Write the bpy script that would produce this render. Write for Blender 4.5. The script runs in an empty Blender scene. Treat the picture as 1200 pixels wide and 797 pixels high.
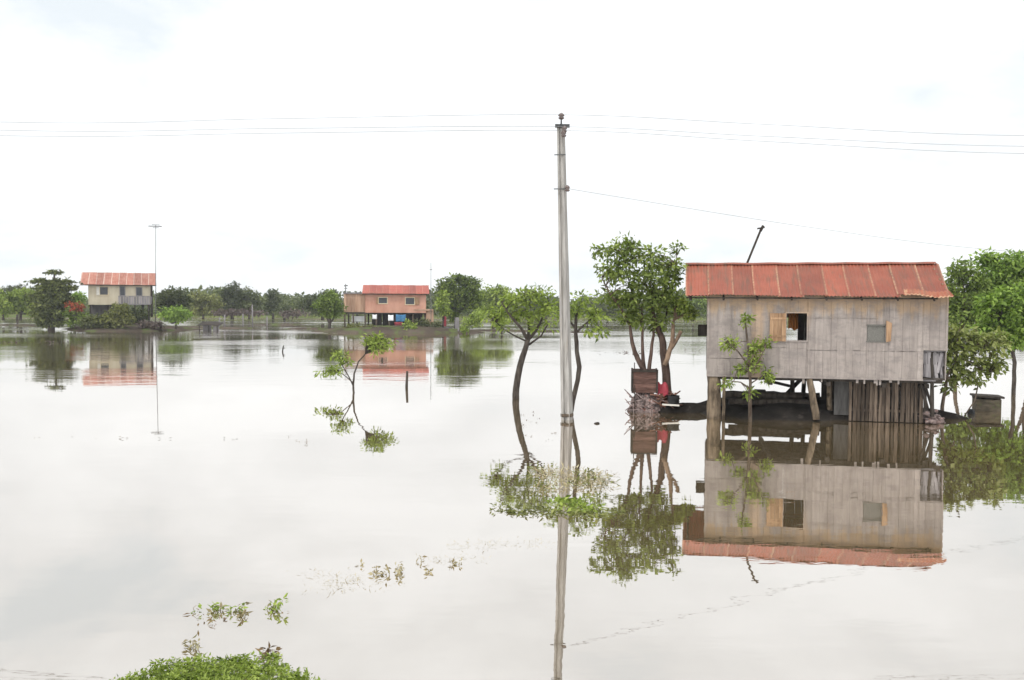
import bpy, math, random
import numpy as np
from mathutils import Vector, Matrix, Euler

random.seed(7)
rng = np.random.default_rng(11)
SC = bpy.context.scene
COL = SC.collection
R = math.radians

# ------------------------------------------------------------------ camera
F, CX, CY, CAMH = 1050.0, 600.0, 398.5, 3.6
PITCH, ROLL = 2.43, 0.3
cam_d = bpy.data.cameras.new('camera'); cam = bpy.data.objects.new('camera', cam_d); COL.objects.link(cam)
cam_d.sensor_width = 36.0; cam_d.lens = 36.0 * F / 1200.0
cam_d.clip_start = 0.1; cam_d.clip_end = 6000
RM = (Matrix.Rotation(R(90 - PITCH), 3, 'X') @ Matrix.Rotation(R(ROLL), 3, 'Z'))
cam.matrix_world = Matrix.Translation((0, 0, CAMH)) @ RM.to_4x4()
SC.camera = cam
ORG = Vector((0, 0, CAMH))

def ray(px, py):
    return RM @ Vector(((px - CX) / F, -(py - CY) / F, -1.0))
def P(px, py, d):                 # the point at distance d along the plain
    v = ray(px, py); return ORG + v * (d / v.y)
def G(px, py, z=0.0):             # the point of the water or ground level
    v = ray(px, py); return ORG + v * ((z - CAMH) / v.z)
def ppm(d): return F / d          # pixels per metre

# ------------------------------------------------------------------ materials
def newmat(name):
    m = bpy.data.materials.new(name); m.use_nodes = True
    nt = m.node_tree; nt.nodes.clear()
    out = nt.nodes.new('ShaderNodeOutputMaterial')
    return m, nt, out
def N(nt, typ, **kw):
    n = nt.nodes.new(typ)
    for k, v in kw.items(): setattr(n, k, v)
    return n
def math_(nt, op, a, b=None, clamp=False):
    n = N(nt, 'ShaderNodeMath', operation=op, use_clamp=clamp)
    for i, x in enumerate((a, b)):
        if x is None: continue
        if isinstance(x, (int, float)): n.inputs[i].default_value = x
        else: nt.links.new(x, n.inputs[i])
    return n.outputs[0]
def mixc(nt, f, a, b, blend='MIX'):
    n = N(nt, 'ShaderNodeMix', data_type='RGBA', blend_type=blend)
    for s, x in ((n.inputs[0], f), (n.inputs[6], a), (n.inputs[7], b)):
        if hasattr(x, 'links'): nt.links.new(x, s)
        elif isinstance(x, (int, float)): s.default_value = x
        else: s.default_value = (*x, 1)
    return n.outputs[2]
def maprange(nt, v, a, b, c=0.0, d=1.0):
    n = N(nt, 'ShaderNodeMapRange'); nt.links.new(v, n.inputs[0])
    for i, x in enumerate((a, b, c, d)): n.inputs[i + 1].default_value = x
    return n.outputs[0]
def noise(nt, scale=(1, 1, 1), s=1.0, detail=4.0, rough=0.55, coord='Object', dist=0.0):
    tc = N(nt, 'ShaderNodeTexCoord'); mp = N(nt, 'ShaderNodeMapping')
    mp.inputs['Scale'].default_value = scale
    nt.links.new(tc.outputs[coord], mp.inputs[0])
    n = N(nt, 'ShaderNodeTexNoise'); n.inputs['Scale'].default_value = s
    n.inputs['Detail'].default_value = detail; n.inputs['Roughness'].default_value = rough
    n.inputs['Distortion'].default_value = dist
    nt.links.new(mp.outputs[0], n.inputs['Vector'])
    return n.outputs[0]
def attr(nt, name='lv'):
    return N(nt, 'ShaderNodeAttribute', attribute_name=name).outputs['Fac']

def M(name, c1, c2, scale=(1, 1, 1), s=4.0, rough=0.85, bump=0.15, lv=0.35, lo=0.35, hi=0.65, spec=0.12, stain=None):
    m, nt, out = newmat(name)
    nz = noise(nt, scale, s)
    col = mixc(nt, maprange(nt, nz, lo, hi), c1, c2)
    if stain:                                   # stain = (colour, noise scale, threshold)
        n2 = noise(nt, stain[3] if len(stain) > 3 else (1, 1, 1), stain[1], 5, 0.6)
        col = mixc(nt, maprange(nt, n2, stain[2], stain[2] + 0.12), col, stain[0])
    if lv:
        k = maprange(nt, attr(nt), 0, 1, 1 - lv, 1 + lv)
        cmb = N(nt, 'ShaderNodeCombineColor')
        for i in range(3): nt.links.new(k, cmb.inputs[i])
        col = mixc(nt, 1.0, col, cmb.outputs[0], 'MULTIPLY')
    b = N(nt, 'ShaderNodeBsdfPrincipled')
    nt.links.new(col, b.inputs['Base Color']); b.inputs['Roughness'].default_value = rough
    b.inputs['Specular IOR Level'].default_value = spec
    if bump:
        bp = N(nt, 'ShaderNodeBump'); bp.inputs['Strength'].default_value = bump; bp.inputs['Distance'].default_value = 0.03
        nt.links.new(noise(nt, scale, s * 2.5, 6, 0.65), bp.inputs['Height']); nt.links.new(bp.outputs[0], b.inputs['Normal'])
    nt.links.new(b.outputs[0], out.inputs[0])
    return m

def LEAF(name, dark, mid, light, trans=0.3, rough=0.5):
    m, nt, out = newmat(name)
    rp = N(nt, 'ShaderNodeValToRGB'); e = rp.color_ramp.elements
    e[0].position = 0.1; e[0].color = (*dark, 1); e[1].position = 0.9; e[1].color = (*light, 1)
    x = e.new(0.5); x.color = (*mid, 1)
    nt.links.new(attr(nt), rp.inputs[0])
    b = N(nt, 'ShaderNodeBsdfPrincipled'); b.inputs['Roughness'].default_value = rough
    b.inputs['Specular IOR Level'].default_value = 0.12
    nt.links.new(rp.outputs[0], b.inputs['Base Color'])
    t = N(nt, 'ShaderNodeBsdfTranslucent')
    nt.links.new(mixc(nt, 1.0, rp.outputs[0], (1.1, 1.25, 0.6), 'MULTIPLY'), t.inputs[0])
    mx = N(nt, 'ShaderNodeMixShader'); mx.inputs[0].default_value = trans
    nt.links.new(b.outputs[0], mx.inputs[1]); nt.links.new(t.outputs[0], mx.inputs[2])
    nt.links.new(mx.outputs[0], out.inputs[0])
    return m

MAT = {}
MAT['leaf_dark'] = LEAF('leaf_dark', (0.0424, 0.06, 0.0165), (0.0848, 0.12, 0.0263), (0.2115, 0.2625, 0.0551))
MAT['leaf_big'] = LEAF('leaf_big', (0.0622, 0.0831, 0.019), (0.1363, 0.1788, 0.042), (0.2877, 0.3365, 0.0952))
MAT['leaf_mid'] = LEAF('leaf_mid', (0.045, 0.068, 0.0145), (0.1133, 0.1604, 0.0324), (0.2302, 0.2926, 0.0736))
MAT['leaf_light'] = LEAF('leaf_light', (0.073, 0.101, 0.0214), (0.1891, 0.2467, 0.0481), (0.335, 0.3977, 0.0994))
MAT['leaf_fresh'] = LEAF('leaf_fresh', (0.0595, 0.1029, 0.0182), (0.1473, 0.2245, 0.0401), (0.2752, 0.3738, 0.081))
MAT['leaf_bush'] = LEAF('leaf_bush', (0.054, 0.051, 0.0198), (0.1607, 0.1925, 0.0486), (0.3242, 0.3398, 0.1435))
MAT['leaf_grey'] = LEAF('leaf_grey', (0.053, 0.06, 0.0285), (0.0954, 0.105, 0.0488), (0.167, 0.1785, 0.0788))
MAT['leaf_tier'] = LEAF('leaf_tier', (0.0424, 0.05, 0.024), (0.0901, 0.105, 0.0375), (0.2115, 0.231, 0.0788))
MAT['leaf_olive'] = LEAF('leaf_olive', (0.053, 0.055, 0.021), (0.1272, 0.135, 0.0413), (0.256, 0.2625, 0.0945))
MAT['leaf_far'] = LEAF('leaf_far', (0.0477, 0.06, 0.0263), (0.0901, 0.105, 0.045), (0.1558, 0.1733, 0.0709))
MAT['leaf_fardark'] = LEAF('leaf_fardark', (0.0318, 0.04, 0.0195), (0.0583, 0.07, 0.0315), (0.1002, 0.1155, 0.0473))
MAT['leaf_purple'] = LEAF('leaf_purple', (.06, .045, .045), (.10, .075, .07), (.15, .12, .10), .15)
MAT['leaf_red'] = LEAF('leaf_red', (.16, .025, .02), (.27, .055, .03), (.33, .12, .05))
MAT['leaf_dry'] = LEAF('leaf_dry', (.14, .11, .06), (.24, .20, .12), (.34, .32, .2), .15)
MAT['straw'] = LEAF('straw', (.18, .14, .08), (.3, .25, .15), (.42, .37, .25), .15)
MAT['dead_leaf'] = LEAF('dead_leaf', (.06, .035, .018), (.13, .08, .04), (.22, .15, .08), .15)
MAT['bark'] = M('bark', (.05, .035, .026), (.13, .10, .075), (1, 1, .35), 9, .9, .5, .2)
MAT['bark_brown'] = M('bark_brown', (.05, .032, .026), (.115, .076, .06), (1, 1, .35), 8, .9, .5, .2)
MAT['bark_red'] = M('bark_red', (.09, .042, .03), (.19, .10, .07), (1, 1, .35), 8, .9, .5, .2)
MAT['bark_cut'] = M('bark_cut', (.10, .065, .045), (.23, .16, .11), (1, 1, .4), 8, .9, .3, .2)
MAT['bark_dark'] = M('bark_dark', (.03, .024, .02), (.07, .058, .048), (1, 1, .4), 8, .9, .4, .2)
MAT['log'] = M('log', (.06, .045, .032), (.19, .145, .10), (1, 1, .25), 8, .9, .4, .25, stain=((.05, .038, .026), 3.0, .55))
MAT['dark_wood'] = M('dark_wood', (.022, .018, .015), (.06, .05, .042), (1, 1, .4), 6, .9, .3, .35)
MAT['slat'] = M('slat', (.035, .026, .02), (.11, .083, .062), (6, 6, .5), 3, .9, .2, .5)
MAT['shutter'] = M('shutter', (.19, .11, .06), (.31, .20, .12), (8, 8, .6), 2.5, .8, .15, .25)
MAT['grey_panel'] = M('grey_panel', (.055, .052, .05), (.10, .095, .09), (3, 3, .6), 3, .9, .2, .2)
MAT['mesh_panel'] = M('mesh_panel', (.10, .095, .085), (.16, .155, .14), (14, 14, 14), 3, .9, .2, .2)
MAT['mud'] = M('mud', (.010, .008, .007), (.024, .021, .018), (1, 1, 1), 1.7, .9, .8, 0, spec=0.05, stain=((.036, .031, .027), 4.0, .58))
MAT['mud_far'] = M('mud_far', (.045, .035, .028), (.085, .067, .053), (1, 1, 1), .4, 1, .5, 0, spec=0.0, stain=((.07, .09, .03), .6, .5))
MAT['concrete'] = M('concrete', (.21, .197, .183), (.345, .328, .306), (5, 5, .5), 2.2, .85, .12, .12, stain=((.24, .215, .185), 2.4, .6, (3, 3, .35)))
MAT['steel'] = M('steel', (.05, .05, .05), (.10, .10, .10), (1, 1, 1), 8, .5, .05, .1)
MAT['wire'] = M('wire', (.16, .16, .16), (.2, .2, .2), (1, 1, 1), 2, .6, 0, 0)
MAT['porcelain'] = M('porcelain', (.07, .045, .04), (.09, .06, .05), (1, 1, 1), 6, .25, 0, 0, spec=.6)
MAT['crate'] = M('crate', (.055, .03, .024), (.115, .065, .052), (1, 1, 5), 3, .9, .3, .35)
MAT['rubble'] = M('rubble', (.09, .065, .06), (.26, .205, .19), (1, 1, 1), 7, .95, .4, .55, stain=((.26, .12, .09), 5, .58))
MAT['red_cloth'] = M('red_cloth', (.20, .028, .04), (.28, .05, .06), (1, 1, 1), 5, .9, .2, .2)
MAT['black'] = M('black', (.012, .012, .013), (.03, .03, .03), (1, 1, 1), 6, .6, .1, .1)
MAT['white_wood'] = M('white_wood', (.4, .38, .34), (.58, .55, .5), (1, 4, 4), 3, .8, .1, .2)
MAT['cloth_white'] = M('cloth_white', (.62, .62, .63), (.75, .75, .75), (1, 1, 1), 3, .9, .1, .1)
MAT['cloth_blue'] = M('cloth_blue', (.03, .11, .22), (.06, .17, .30), (1, 1, 1), 3, .9, .1, .2)
MAT['cloth_rust'] = LEAF('cloth_rust', (.28, .09, .05), (.32, .11, .06), (.36, .13, .07), .7)
MAT['cream'] = M('cream', (.37, .32, .235), (.46, .41, .31), (1, 1, .3), 1.2, .9, .05, .1, stain=((.30, .25, .17), .8, .58, (1, 1, .4)))
MAT['salmon'] = M('salmon', (.34, .175, .125), (.43, .24, .175), (1, 1, .4), 1.2, .9, .05, .1, stain=((.38, .15, .07), 1.1, .6))
MAT['tan_board'] = M('tan_board', (.27, .16, .105), (.40, .27, .19), (3, 3, .4), 1.3, .9, .1, .22)
MAT['win_dark'] = M('win_dark', (.012, .014, .02), (.02, .024, .03), (1, 1, 1), 2, .2, 0, 0, spec=.5)
MAT['frame_pale'] = M('frame_pale', (.40, .33, .22), (.50, .42, .29), (1, 1, 1), 3, .8, .05, .1)
MAT['far_grey'] = M('far_grey', (.13, .12, .125), (.21, .195, .195), (2, 2, .5), 1.4, .9, .1, .3)
MAT['pole_grey'] = M('pole_grey', (.10, .10, .10), (.16, .16, .16), (1, 1, .3), 2, .7, .05, .1)
MAT['earth'] = None

def roofmat(name, red1, red2, rust, pale, pthr=.63):
    m, nt, out = newmat(name)
    base = mixc(nt, maprange(nt, noise(nt, (1, 1, 1), 1.6, 5), .35, .65), red1, red2)
    st = noise(nt, (5, .6, .6), 1.3, 6, .65)
    col = mixc(nt, maprange(nt, st, .5, .68), base, rust)
    col = mixc(nt, maprange(nt, noise(nt, (1.2, 1.2, 1.2), .9, 6, .65), .52, .72, 0, .5), col, rust)
    seam = attr(nt, 'seam')
    sp = math_(nt, 'MULTIPLY', seam, maprange(nt, noise(nt, (3, 3, 3), 2.6, 6, .75), .38, .58, 0, 1.0))
    col = mixc(nt, sp, col, pale)
    k = maprange(nt, attr(nt), 0, 1, .74, 1.18)
    cmb = N(nt, 'ShaderNodeCombineColor')
    for i in range(3): nt.links.new(k, cmb.inputs[i])
    col = mixc(nt, 1.0, col, cmb.outputs[0], 'MULTIPLY')
    b = N(nt, 'ShaderNodeBsdfPrincipled'); nt.links.new(col, b.inputs['Base Color'])
    b.inputs['Roughness'].default_value = .6; b.inputs['Specular IOR Level'].default_value = .25
    nt.links.new(b.outputs[0], out.inputs[0]); return m
MAT['roof_red'] = roofmat('roof_red', (.19, .045, .023), (.235, .064, .034), (.125, .055, .032), (.40, .27, .16))
MAT['roof_rust'] = roofmat('roof_rust', (.23, .075, .05), (.30, .14, .10), (.20, .07, .04), (.42, .32, .27))
MAT['roof_far'] = roofmat('roof_far', (.22, .045, .03), (.28, .065, .042), (.22, .06, .035), (.32, .12, .08))

def wallmat():
    m, nt, out = newmat('weathered_boards')
    g = mixc(nt, maprange(nt, noise(nt, (7, 7, .9), 1.6, 6, .6), .2, .8), (.185, .158, .142), (.312, .274, .248))
    # bare tan bamboo that has not weathered grey: ragged vertical tongues from the top, and a few strips
    tc = N(nt, 'ShaderNodeTexCoord'); sx = N(nt, 'ShaderNodeSeparateXYZ'); nt.links.new(tc.outputs['Object'], sx.inputs[0])
    tong = noise(nt, (4.5, 4.5, .35), 1.0, 4, .6)
    h = maprange(nt, sx.outputs[2], 2.8, 3.75, -.28, .30)
    f = maprange(nt, math_(nt, 'ADD', tong, h), .47, .66)
    col = mixc(nt, math_(nt, 'MULTIPLY', f, .8), g, (.29, .20, .12))
    strip = noise(nt, (1.1, 1.1, .12), 1.0, 2, .5)
    col = mixc(nt, maprange(nt, strip, .60, .70, 0, .7), col, (.32, .225, .15))
    k = maprange(nt, attr(nt), 0, 1, .88, 1.12)
    cmb = N(nt, 'ShaderNodeCombineColor')
    for i in range(3): nt.links.new(k, cmb.inputs[i])
    col = mixc(nt, 1.0, col, cmb.outputs[0], 'MULTIPLY')
    mot = noise(nt, (1.4, 1.4, 2.6), 1.6, 6, .7); col = mixc(nt, maprange(nt, mot, .46, .62, 0, .6), col, (.16, .137, .13))
    fine = noise(nt, (40, 40, 2.5), 1.5, 3, .6)
    col = mixc(nt, maprange(nt, fine, .55, .75, 0, .22), col, (.09, .075, .065))
    b = N(nt, 'ShaderNodeBsdfPrincipled'); nt.links.new(col, b.inputs['Base Color']); b.inputs['Roughness'].default_value = .9
    b.inputs['Specular IOR Level'].default_value = .2
    bp = N(nt, 'ShaderNodeBump'); bp.inputs['Strength'].default_value = .3; bp.inputs['Distance'].default_value = .02
    nt.links.new(noise(nt, (30, 30, 2), 1.5, 5, .6), bp.inputs['Height']); nt.links.new(bp.outputs[0], b.inputs['Normal'])
    nt.links.new(b.outputs[0], out.inputs[0]); return m
MAT['boards'] = wallmat()

# ------------------------------------------------------------------ mesh collector
class MB:
    def __init__(s): s.v = []; s.f = []; s.lv = []; s.seam = []; s.smooth = []
    def face(s, idx, lv, sm=False, seam=0.0):
        s.f.append(idx); s.lv.append(lv); s.smooth.append(sm); s.seam.append(seam)
    def hexa(s, c8, lv=None):
        lv = random.random() if lv is None else lv
        b = len(s.v); s.v += [Vector(c) for c in c8]
        for q in ((0, 3, 2, 1), (4, 5, 6, 7), (0, 1, 5, 4), (1, 2, 6, 5), (2, 3, 7, 6), (3, 0, 4, 7)):
            s.face([b + i for i in q], lv)
    def box(s, a, b, lv=None, rot=None, jit=0.0):
        x0, y0, z0 = a; x1, y1, z1 = b
        c = [Vector(p) for p in ((x0, y0, z0), (x1, y0, z0), (x1, y1, z0), (x0, y1, z0), (x0, y0, z1), (x1, y0, z1), (x1, y1, z1), (x0, y1, z1))]
        if jit: c = [p + Vector((random.uniform(-jit, jit), 0, random.uniform(-jit, jit))) for p in c]
        if rot is not None:
            o = sum(c, Vector()) / 8; c = [o + rot @ (p - o) for p in c]
        s.hexa(c, lv)
    def tube(s, pts, rad, seg=8, lv=None, cap=True, wob=0.0):
        lv = random.random() if lv is None else lv
        pts = [Vector(p) for p in pts]; n = len(pts)
        if not isinstance(rad, (list, tuple)): rad = [rad] * n
        rings = []
        up = None
        for i, p in enumerate(pts):
            t = (pts[min(i + 1, n - 1)] - pts[max(i - 1, 0)]).normalized()
            if up is None:
                up = Vector((0, 1, 0)) if abs(t.y) < .9 else Vector((1, 0, 0))
            u = (up - t * up.dot(t)).normalized(); w = t.cross(u); up = u
            b = len(s.v); ring = []
            for k in range(seg):
                a = 2 * math.pi * k / seg
                r = rad[i] * (1 + random.uniform(-wob, wob))
                s.v.append(p + (u * math.cos(a) + w * math.sin(a)) * r); ring.append(b + k)
            rings.append(ring)
        for i in range(n - 1):
            for k in range(seg):
                s.face([rings[i][k], rings[i][(k + 1) % seg], rings[i + 1][(k + 1) % seg], rings[i + 1][k]], lv, True)
        if cap:
            s.face(rings[0][::-1], lv); s.face(list(rings[-1]), lv)
    def grid(s, fn, nu, nv, lv=.5, sm=True, seamfn=None):
        b = len(s.v)
        for j in range(nv + 1):
            for i in range(nu + 1): s.v.append(Vector(fn(i / nu, j / nv)))
        for j in range(nv):
            for i in range(nu):
                a = b + j * (nu + 1) + i
                s.face([a, a + 1, a + nu + 2, a + nu + 1], lv, sm, seamfn((i + .5) / nu, (j + .5) / nv) if seamfn else 0.0)
    def blob(s, c, r, seg=10, rings=6, jit=.15, lv=None):
        lv = random.random() if lv is None else lv
        c = Vector(c); b = len(s.v)
        for j in range(rings + 1):
            th = math.pi * j / rings
            for k in range(seg):
                a = 2 * math.pi * k / seg; q = 1 + random.uniform(-jit, jit)
                s.v.append(c + Vector((r[0] * math.sin(th) * math.cos(a) * q, r[1] * math.sin(th) * math.sin(a) * q, r[2] * math.cos(th) * q)))
        for j in range(rings):
            for k in range(seg):
                s.face([b + j * seg + k, b + (j + 1) * seg + k, b + (j + 1) * seg + (k + 1) % seg, b + j * seg + (k + 1) % seg], lv, True)
    def build(s, name, mat, parent=None, shift=None):
        me = bpy.data.meshes.new(name)
        vs = [v - shift for v in s.v] if shift is not None else s.v
        me.from_pydata([tuple(v) for v in vs], [], s.f)
        a = me.attributes.new('lv', 'FLOAT', 'FACE'); a.data.foreach_set('value', s.lv)
        a = me.attributes.new('seam', 'FLOAT', 'FACE'); a.data.foreach_set('value', s.seam)
        me.polygons.foreach_set('use_smooth', s.smooth)
        me.materials.append(MAT[mat] if isinstance(mat, str) else mat)
        me.update()
        o = bpy.data.objects.new(name, me); COL.objects.link(o)
        if parent is not None: o.parent = parent
        return o

def tag(o, label, cat=None, group=None):
    o['label'] = label
    if cat: o['category'] = cat
    if group: o['group'] = group
    return o
def thing(name, label, cat, loc, rz=0.0, group=None):
    o = bpy.data.objects.new(name, None); COL.objects.link(o)
    o.location = loc; o.rotation_euler = (0, 0, rz); o.empty_display_size = .3
    return tag(o, label, cat, group)
def structure(o): o['kind'] = 'structure'; return o

# ------------------------------------------------------------------ leaves
def leaf_mesh(name, centres, clumpr, per, size, mat, parent=None, origin=(0, 0, 0), flat=.7, droop=.25, aspect=.5, upb=.6, var=.55):
    """centres: (n,3) clump centres; each clump carries 'per' separate leaves."""
    c = np.asarray(centres, float); n = len(c)
    cr = np.asarray(clumpr, float) if np.ndim(clumpr) else np.full(n, clumpr)
    k = n * per
    cc = np.repeat(c, per, 0); rr = np.repeat(cr, per)
    off = rng.normal(size=(k, 3)); off /= np.linalg.norm(off, axis=1)[:, None]
    off *= (rng.random(k) ** .5)[:, None] * rr[:, None]; off[:, 2] *= flat
    base = cc + off
    d = off / (np.linalg.norm(off, axis=1)[:, None] + 1e-6) + rng.normal(size=(k, 3)) * .55
    d[:, 2] -= droop; d /= np.linalg.norm(d, axis=1)[:, None]
    nrm = rng.normal(size=(k, 3)) * (1 - upb) + np.array([0, 0, upb]); side = np.cross(d, nrm)
    side /= (np.linalg.norm(side, axis=1)[:, None] + 1e-6)
    nn = np.cross(side, d)
    L = size * (1 + rng.uniform(-var, var, k)); W = L * aspect * .5
    v = np.empty((k, 4, 3))
    v[:, 0] = base
    mid = base + d * (L * .45)[:, None]
    v[:, 1] = mid + side * W[:, None] + nn * (W * .35)[:, None]
    v[:, 2] = base + d * L[:, None] - nn * (L * .12)[:, None]
    v[:, 3] = mid - side * W[:, None] + nn * (W * .35)[:, None]
    v -= np.asarray(origin, float)
    lvc = np.repeat(rng.random(n), per); lv = np.clip(.5 * lvc + .5 * rng.random(k), 0, 1)
    me = bpy.data.meshes.new(name)
    me.vertices.add(k * 4); me.vertices.foreach_set('co', v.ravel())
    me.loops.add(k * 4); me.loops.foreach_set('vertex_index', np.arange(k * 4, dtype=np.int32))
    me.polygons.add(k); me.polygons.foreach_set('loop_start', np.arange(0, k * 4, 4, dtype=np.int32))
    me.polygons.foreach_set('loop_total', np.full(k, 4, dtype=np.int32))
    me.update(calc_edges=True)
    a = me.attributes.new('lv', 'FLOAT', 'FACE'); a.data.foreach_set('value', lv.astype(np.float32))
    me.materials.append(MAT[mat])
    o = bpy.data.objects.new(name, me); COL.objects.link(o)
    if parent is not None: o.parent = parent
    return o

def ellipsoid_pts(c, r, n, shell=.45):
    p = rng.normal(size=(n, 3)); p /= np.linalg.norm(p, axis=1)[:, None]
    q = rng.random(n) ** (1 / 3) * (1 - shell) + shell * rng.random(n) ** .15
    q = np.minimum(q, 1)
    # knock the outline out of round
    lump = 1 + .24 * np.sin(p[:, 0] * 5 + c[0] * 3) * np.cos(p[:, 2] * 6 + c[2] * 3) + .12 * np.sin(p[:, 0] * 11 + p[:, 2] * 9 + c[1]) + rng.normal(size=n) * .09
    return np.asarray(c) + p * (q * lump)[:, None] * np.asarray(r)

DENS = 1.0
def tree(label, cat, base, d, limbs, blobs, leaf, leafmat, bark, clump=.35, per=14, dens=1.0, name='tree', group=None,
         z0=0.0, twigs=True, flat=.7, droop=.25, aspect=.5, parts=('trunk', 'crown'), depth=1.0):
    """base: pixel of the foot; limbs: lists of (px, py, radius px, depth offset m); blobs: (px, py, rx, ry, depth offset m)."""
    k = ppm(d)
    b = P(base[0], base[1], d); b.z = z0
    root = thing(name, label, cat, b, 0, group)
    t = MB(); tips = []
    for lb in limbs:
        pts = [P(q[0], q[1], d + (q[3] if len(q) > 3 else 0)) for q in lb]; rad = [q[2] / k for q in lb]
        if len(lb) > 1:
            # refine with slight wobble
            pp = [pts[0]]; rr = [rad[0]]
            for i in range(1, len(pts)):
                for f in (.5, 1.0):
                    q = pts[i - 1].lerp(pts[i], f); r = rad[i - 1] * (1 - f) + rad[i] * f
                    if f < 1: q = q + Vector((random.uniform(-.25, .25), random.uniform(-.25, .25), 0)) * r
                    pp.append(q); rr.append(r)
            t.tube(pp, rr, 8, None, True, .06); tips += pp[len(pp) // 2:]
    cen = []; rad = []
    for bl in blobs:
        c = P(bl[0], bl[1], d + (bl[4] if len(bl) > 4 else 0)); rx, ry = bl[2] / k, bl[3] / k
        n = max(4, int(DENS * dens * 9 * (rx * ry) / (clump * clump)))
        e = ellipsoid_pts(c, (max(rx - clump * .5, .02), max(min(rx, ry * 1.6) * depth - clump * .4, .05), max(ry - clump * .4, .02)), n)
        cen.append(e); rad.append(np.full(n, clump) * rng.uniform(.6, 1.25, n))
    cen = np.concatenate(cen); rad = np.concatenate(rad)
    if twigs and tips:
        T = np.array([tuple(x) for x in tips])
        pick = rng.permutation(len(cen))[:int(len(cen) * .55)]
        for i in pick:
            dd = np.linalg.norm(T - cen[i], axis=1); j = int(np.argmin(dd))
            a = Vector(T[j]); e = Vector(cen[i]); m = a.lerp(e, .55) + Vector((0, 0, .1 * (e - a).length))
            r = max(.006, .35 / k)
            t.tube([a, m, e], [r * 1.6, r, r * .5], 4, .4, False)
    if t.v: t.build(parts[0], bark, root, b)
    leaf_mesh(parts[1], cen, rad, per, leaf, leafmat, root, b, flat, droop, aspect)
    return root

# ------------------------------------------------------------------ ground, water, sky
def smooth(a, b, x):
    t = np.clip((x - a) / (b - a), 0, 1); return t * t * (3 - 2 * t)
def wob(x, y, s):
    return (np.sin(x * .9 / s + 1.3) * np.cos(y * .7 / s + .4) + .5 * np.sin(x * 2.3 / s + y * 1.7 / s) + .25 * np.sin(x * 5.1 / s - y * 4.3 / s + 2)) / 1.75

def ground():
    xs = np.unique(np.concatenate([np.linspace(-900, -120, 40), np.linspace(-120, 120, 121), np.linspace(120, 900, 40)]))
    ys = np.unique(np.concatenate([np.linspace(-40, 12, 53), np.linspace(12, 150, 40), np.linspace(150, 230, 81), np.linspace(230, 3000, 80)]))
    X, Y = np.meshgrid(xs, ys)
    shore = 178 + 7 * wob(X, Y * 0, 9) + 5 * wob(X, Y * 0, 31)
    z = -1.0 + 1.35 * smooth(shore - 14, shore + 6, Y) + .12 * wob(X, Y, 6) * smooth(shore, shore + 10, Y)
    near = smooth(7.0, .8, Y)
    z = z + near * 3.05 + .05 * wob(X, Y, .8) * near
    m, nt, out = newmat('ground')
    geo = N(nt, 'ShaderNodeNewGeometry'); sx = N(nt, 'ShaderNodeSeparateXYZ'); nt.links.new(geo.outputs['Position'], sx.inputs[0])
    grass = mixc(nt, maprange(nt, noise(nt, (.05, .25, 1), 1.0, 6, .6), .38, .62), (.055, .08, .02), (.10, .12, .045))
    grass = mixc(nt, maprange(nt, noise(nt, (.3, .9, 1), 1.0, 4), .55, .7), grass, (.17, .15, .09))
    col = mixc(nt, maprange(nt, sx.outputs[2], .02, .18), (.10, .085, .06), grass)
    b = N(nt, 'ShaderNodeBsdfPrincipled'); nt.links.new(col, b.inputs['Base Color']); b.inputs['Roughness'].default_value = 1.0; b.inputs['Specular IOR Level'].default_value = 0
    nt.links.new(b.outputs[0], out.inputs[0])
    mb = MB(); ny, nx = X.shape
    mb.v = [Vector(p) for p in np.stack([X, Y, z], -1).reshape(-1, 3)]
    for j in range(ny - 1):
        for i in range(nx - 1):
            a = j * nx + i; mb.face([a, a + 1, a + nx + 1, a + nx], .5, True)
    structure(mb.build('ground', m))
ground()

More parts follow.
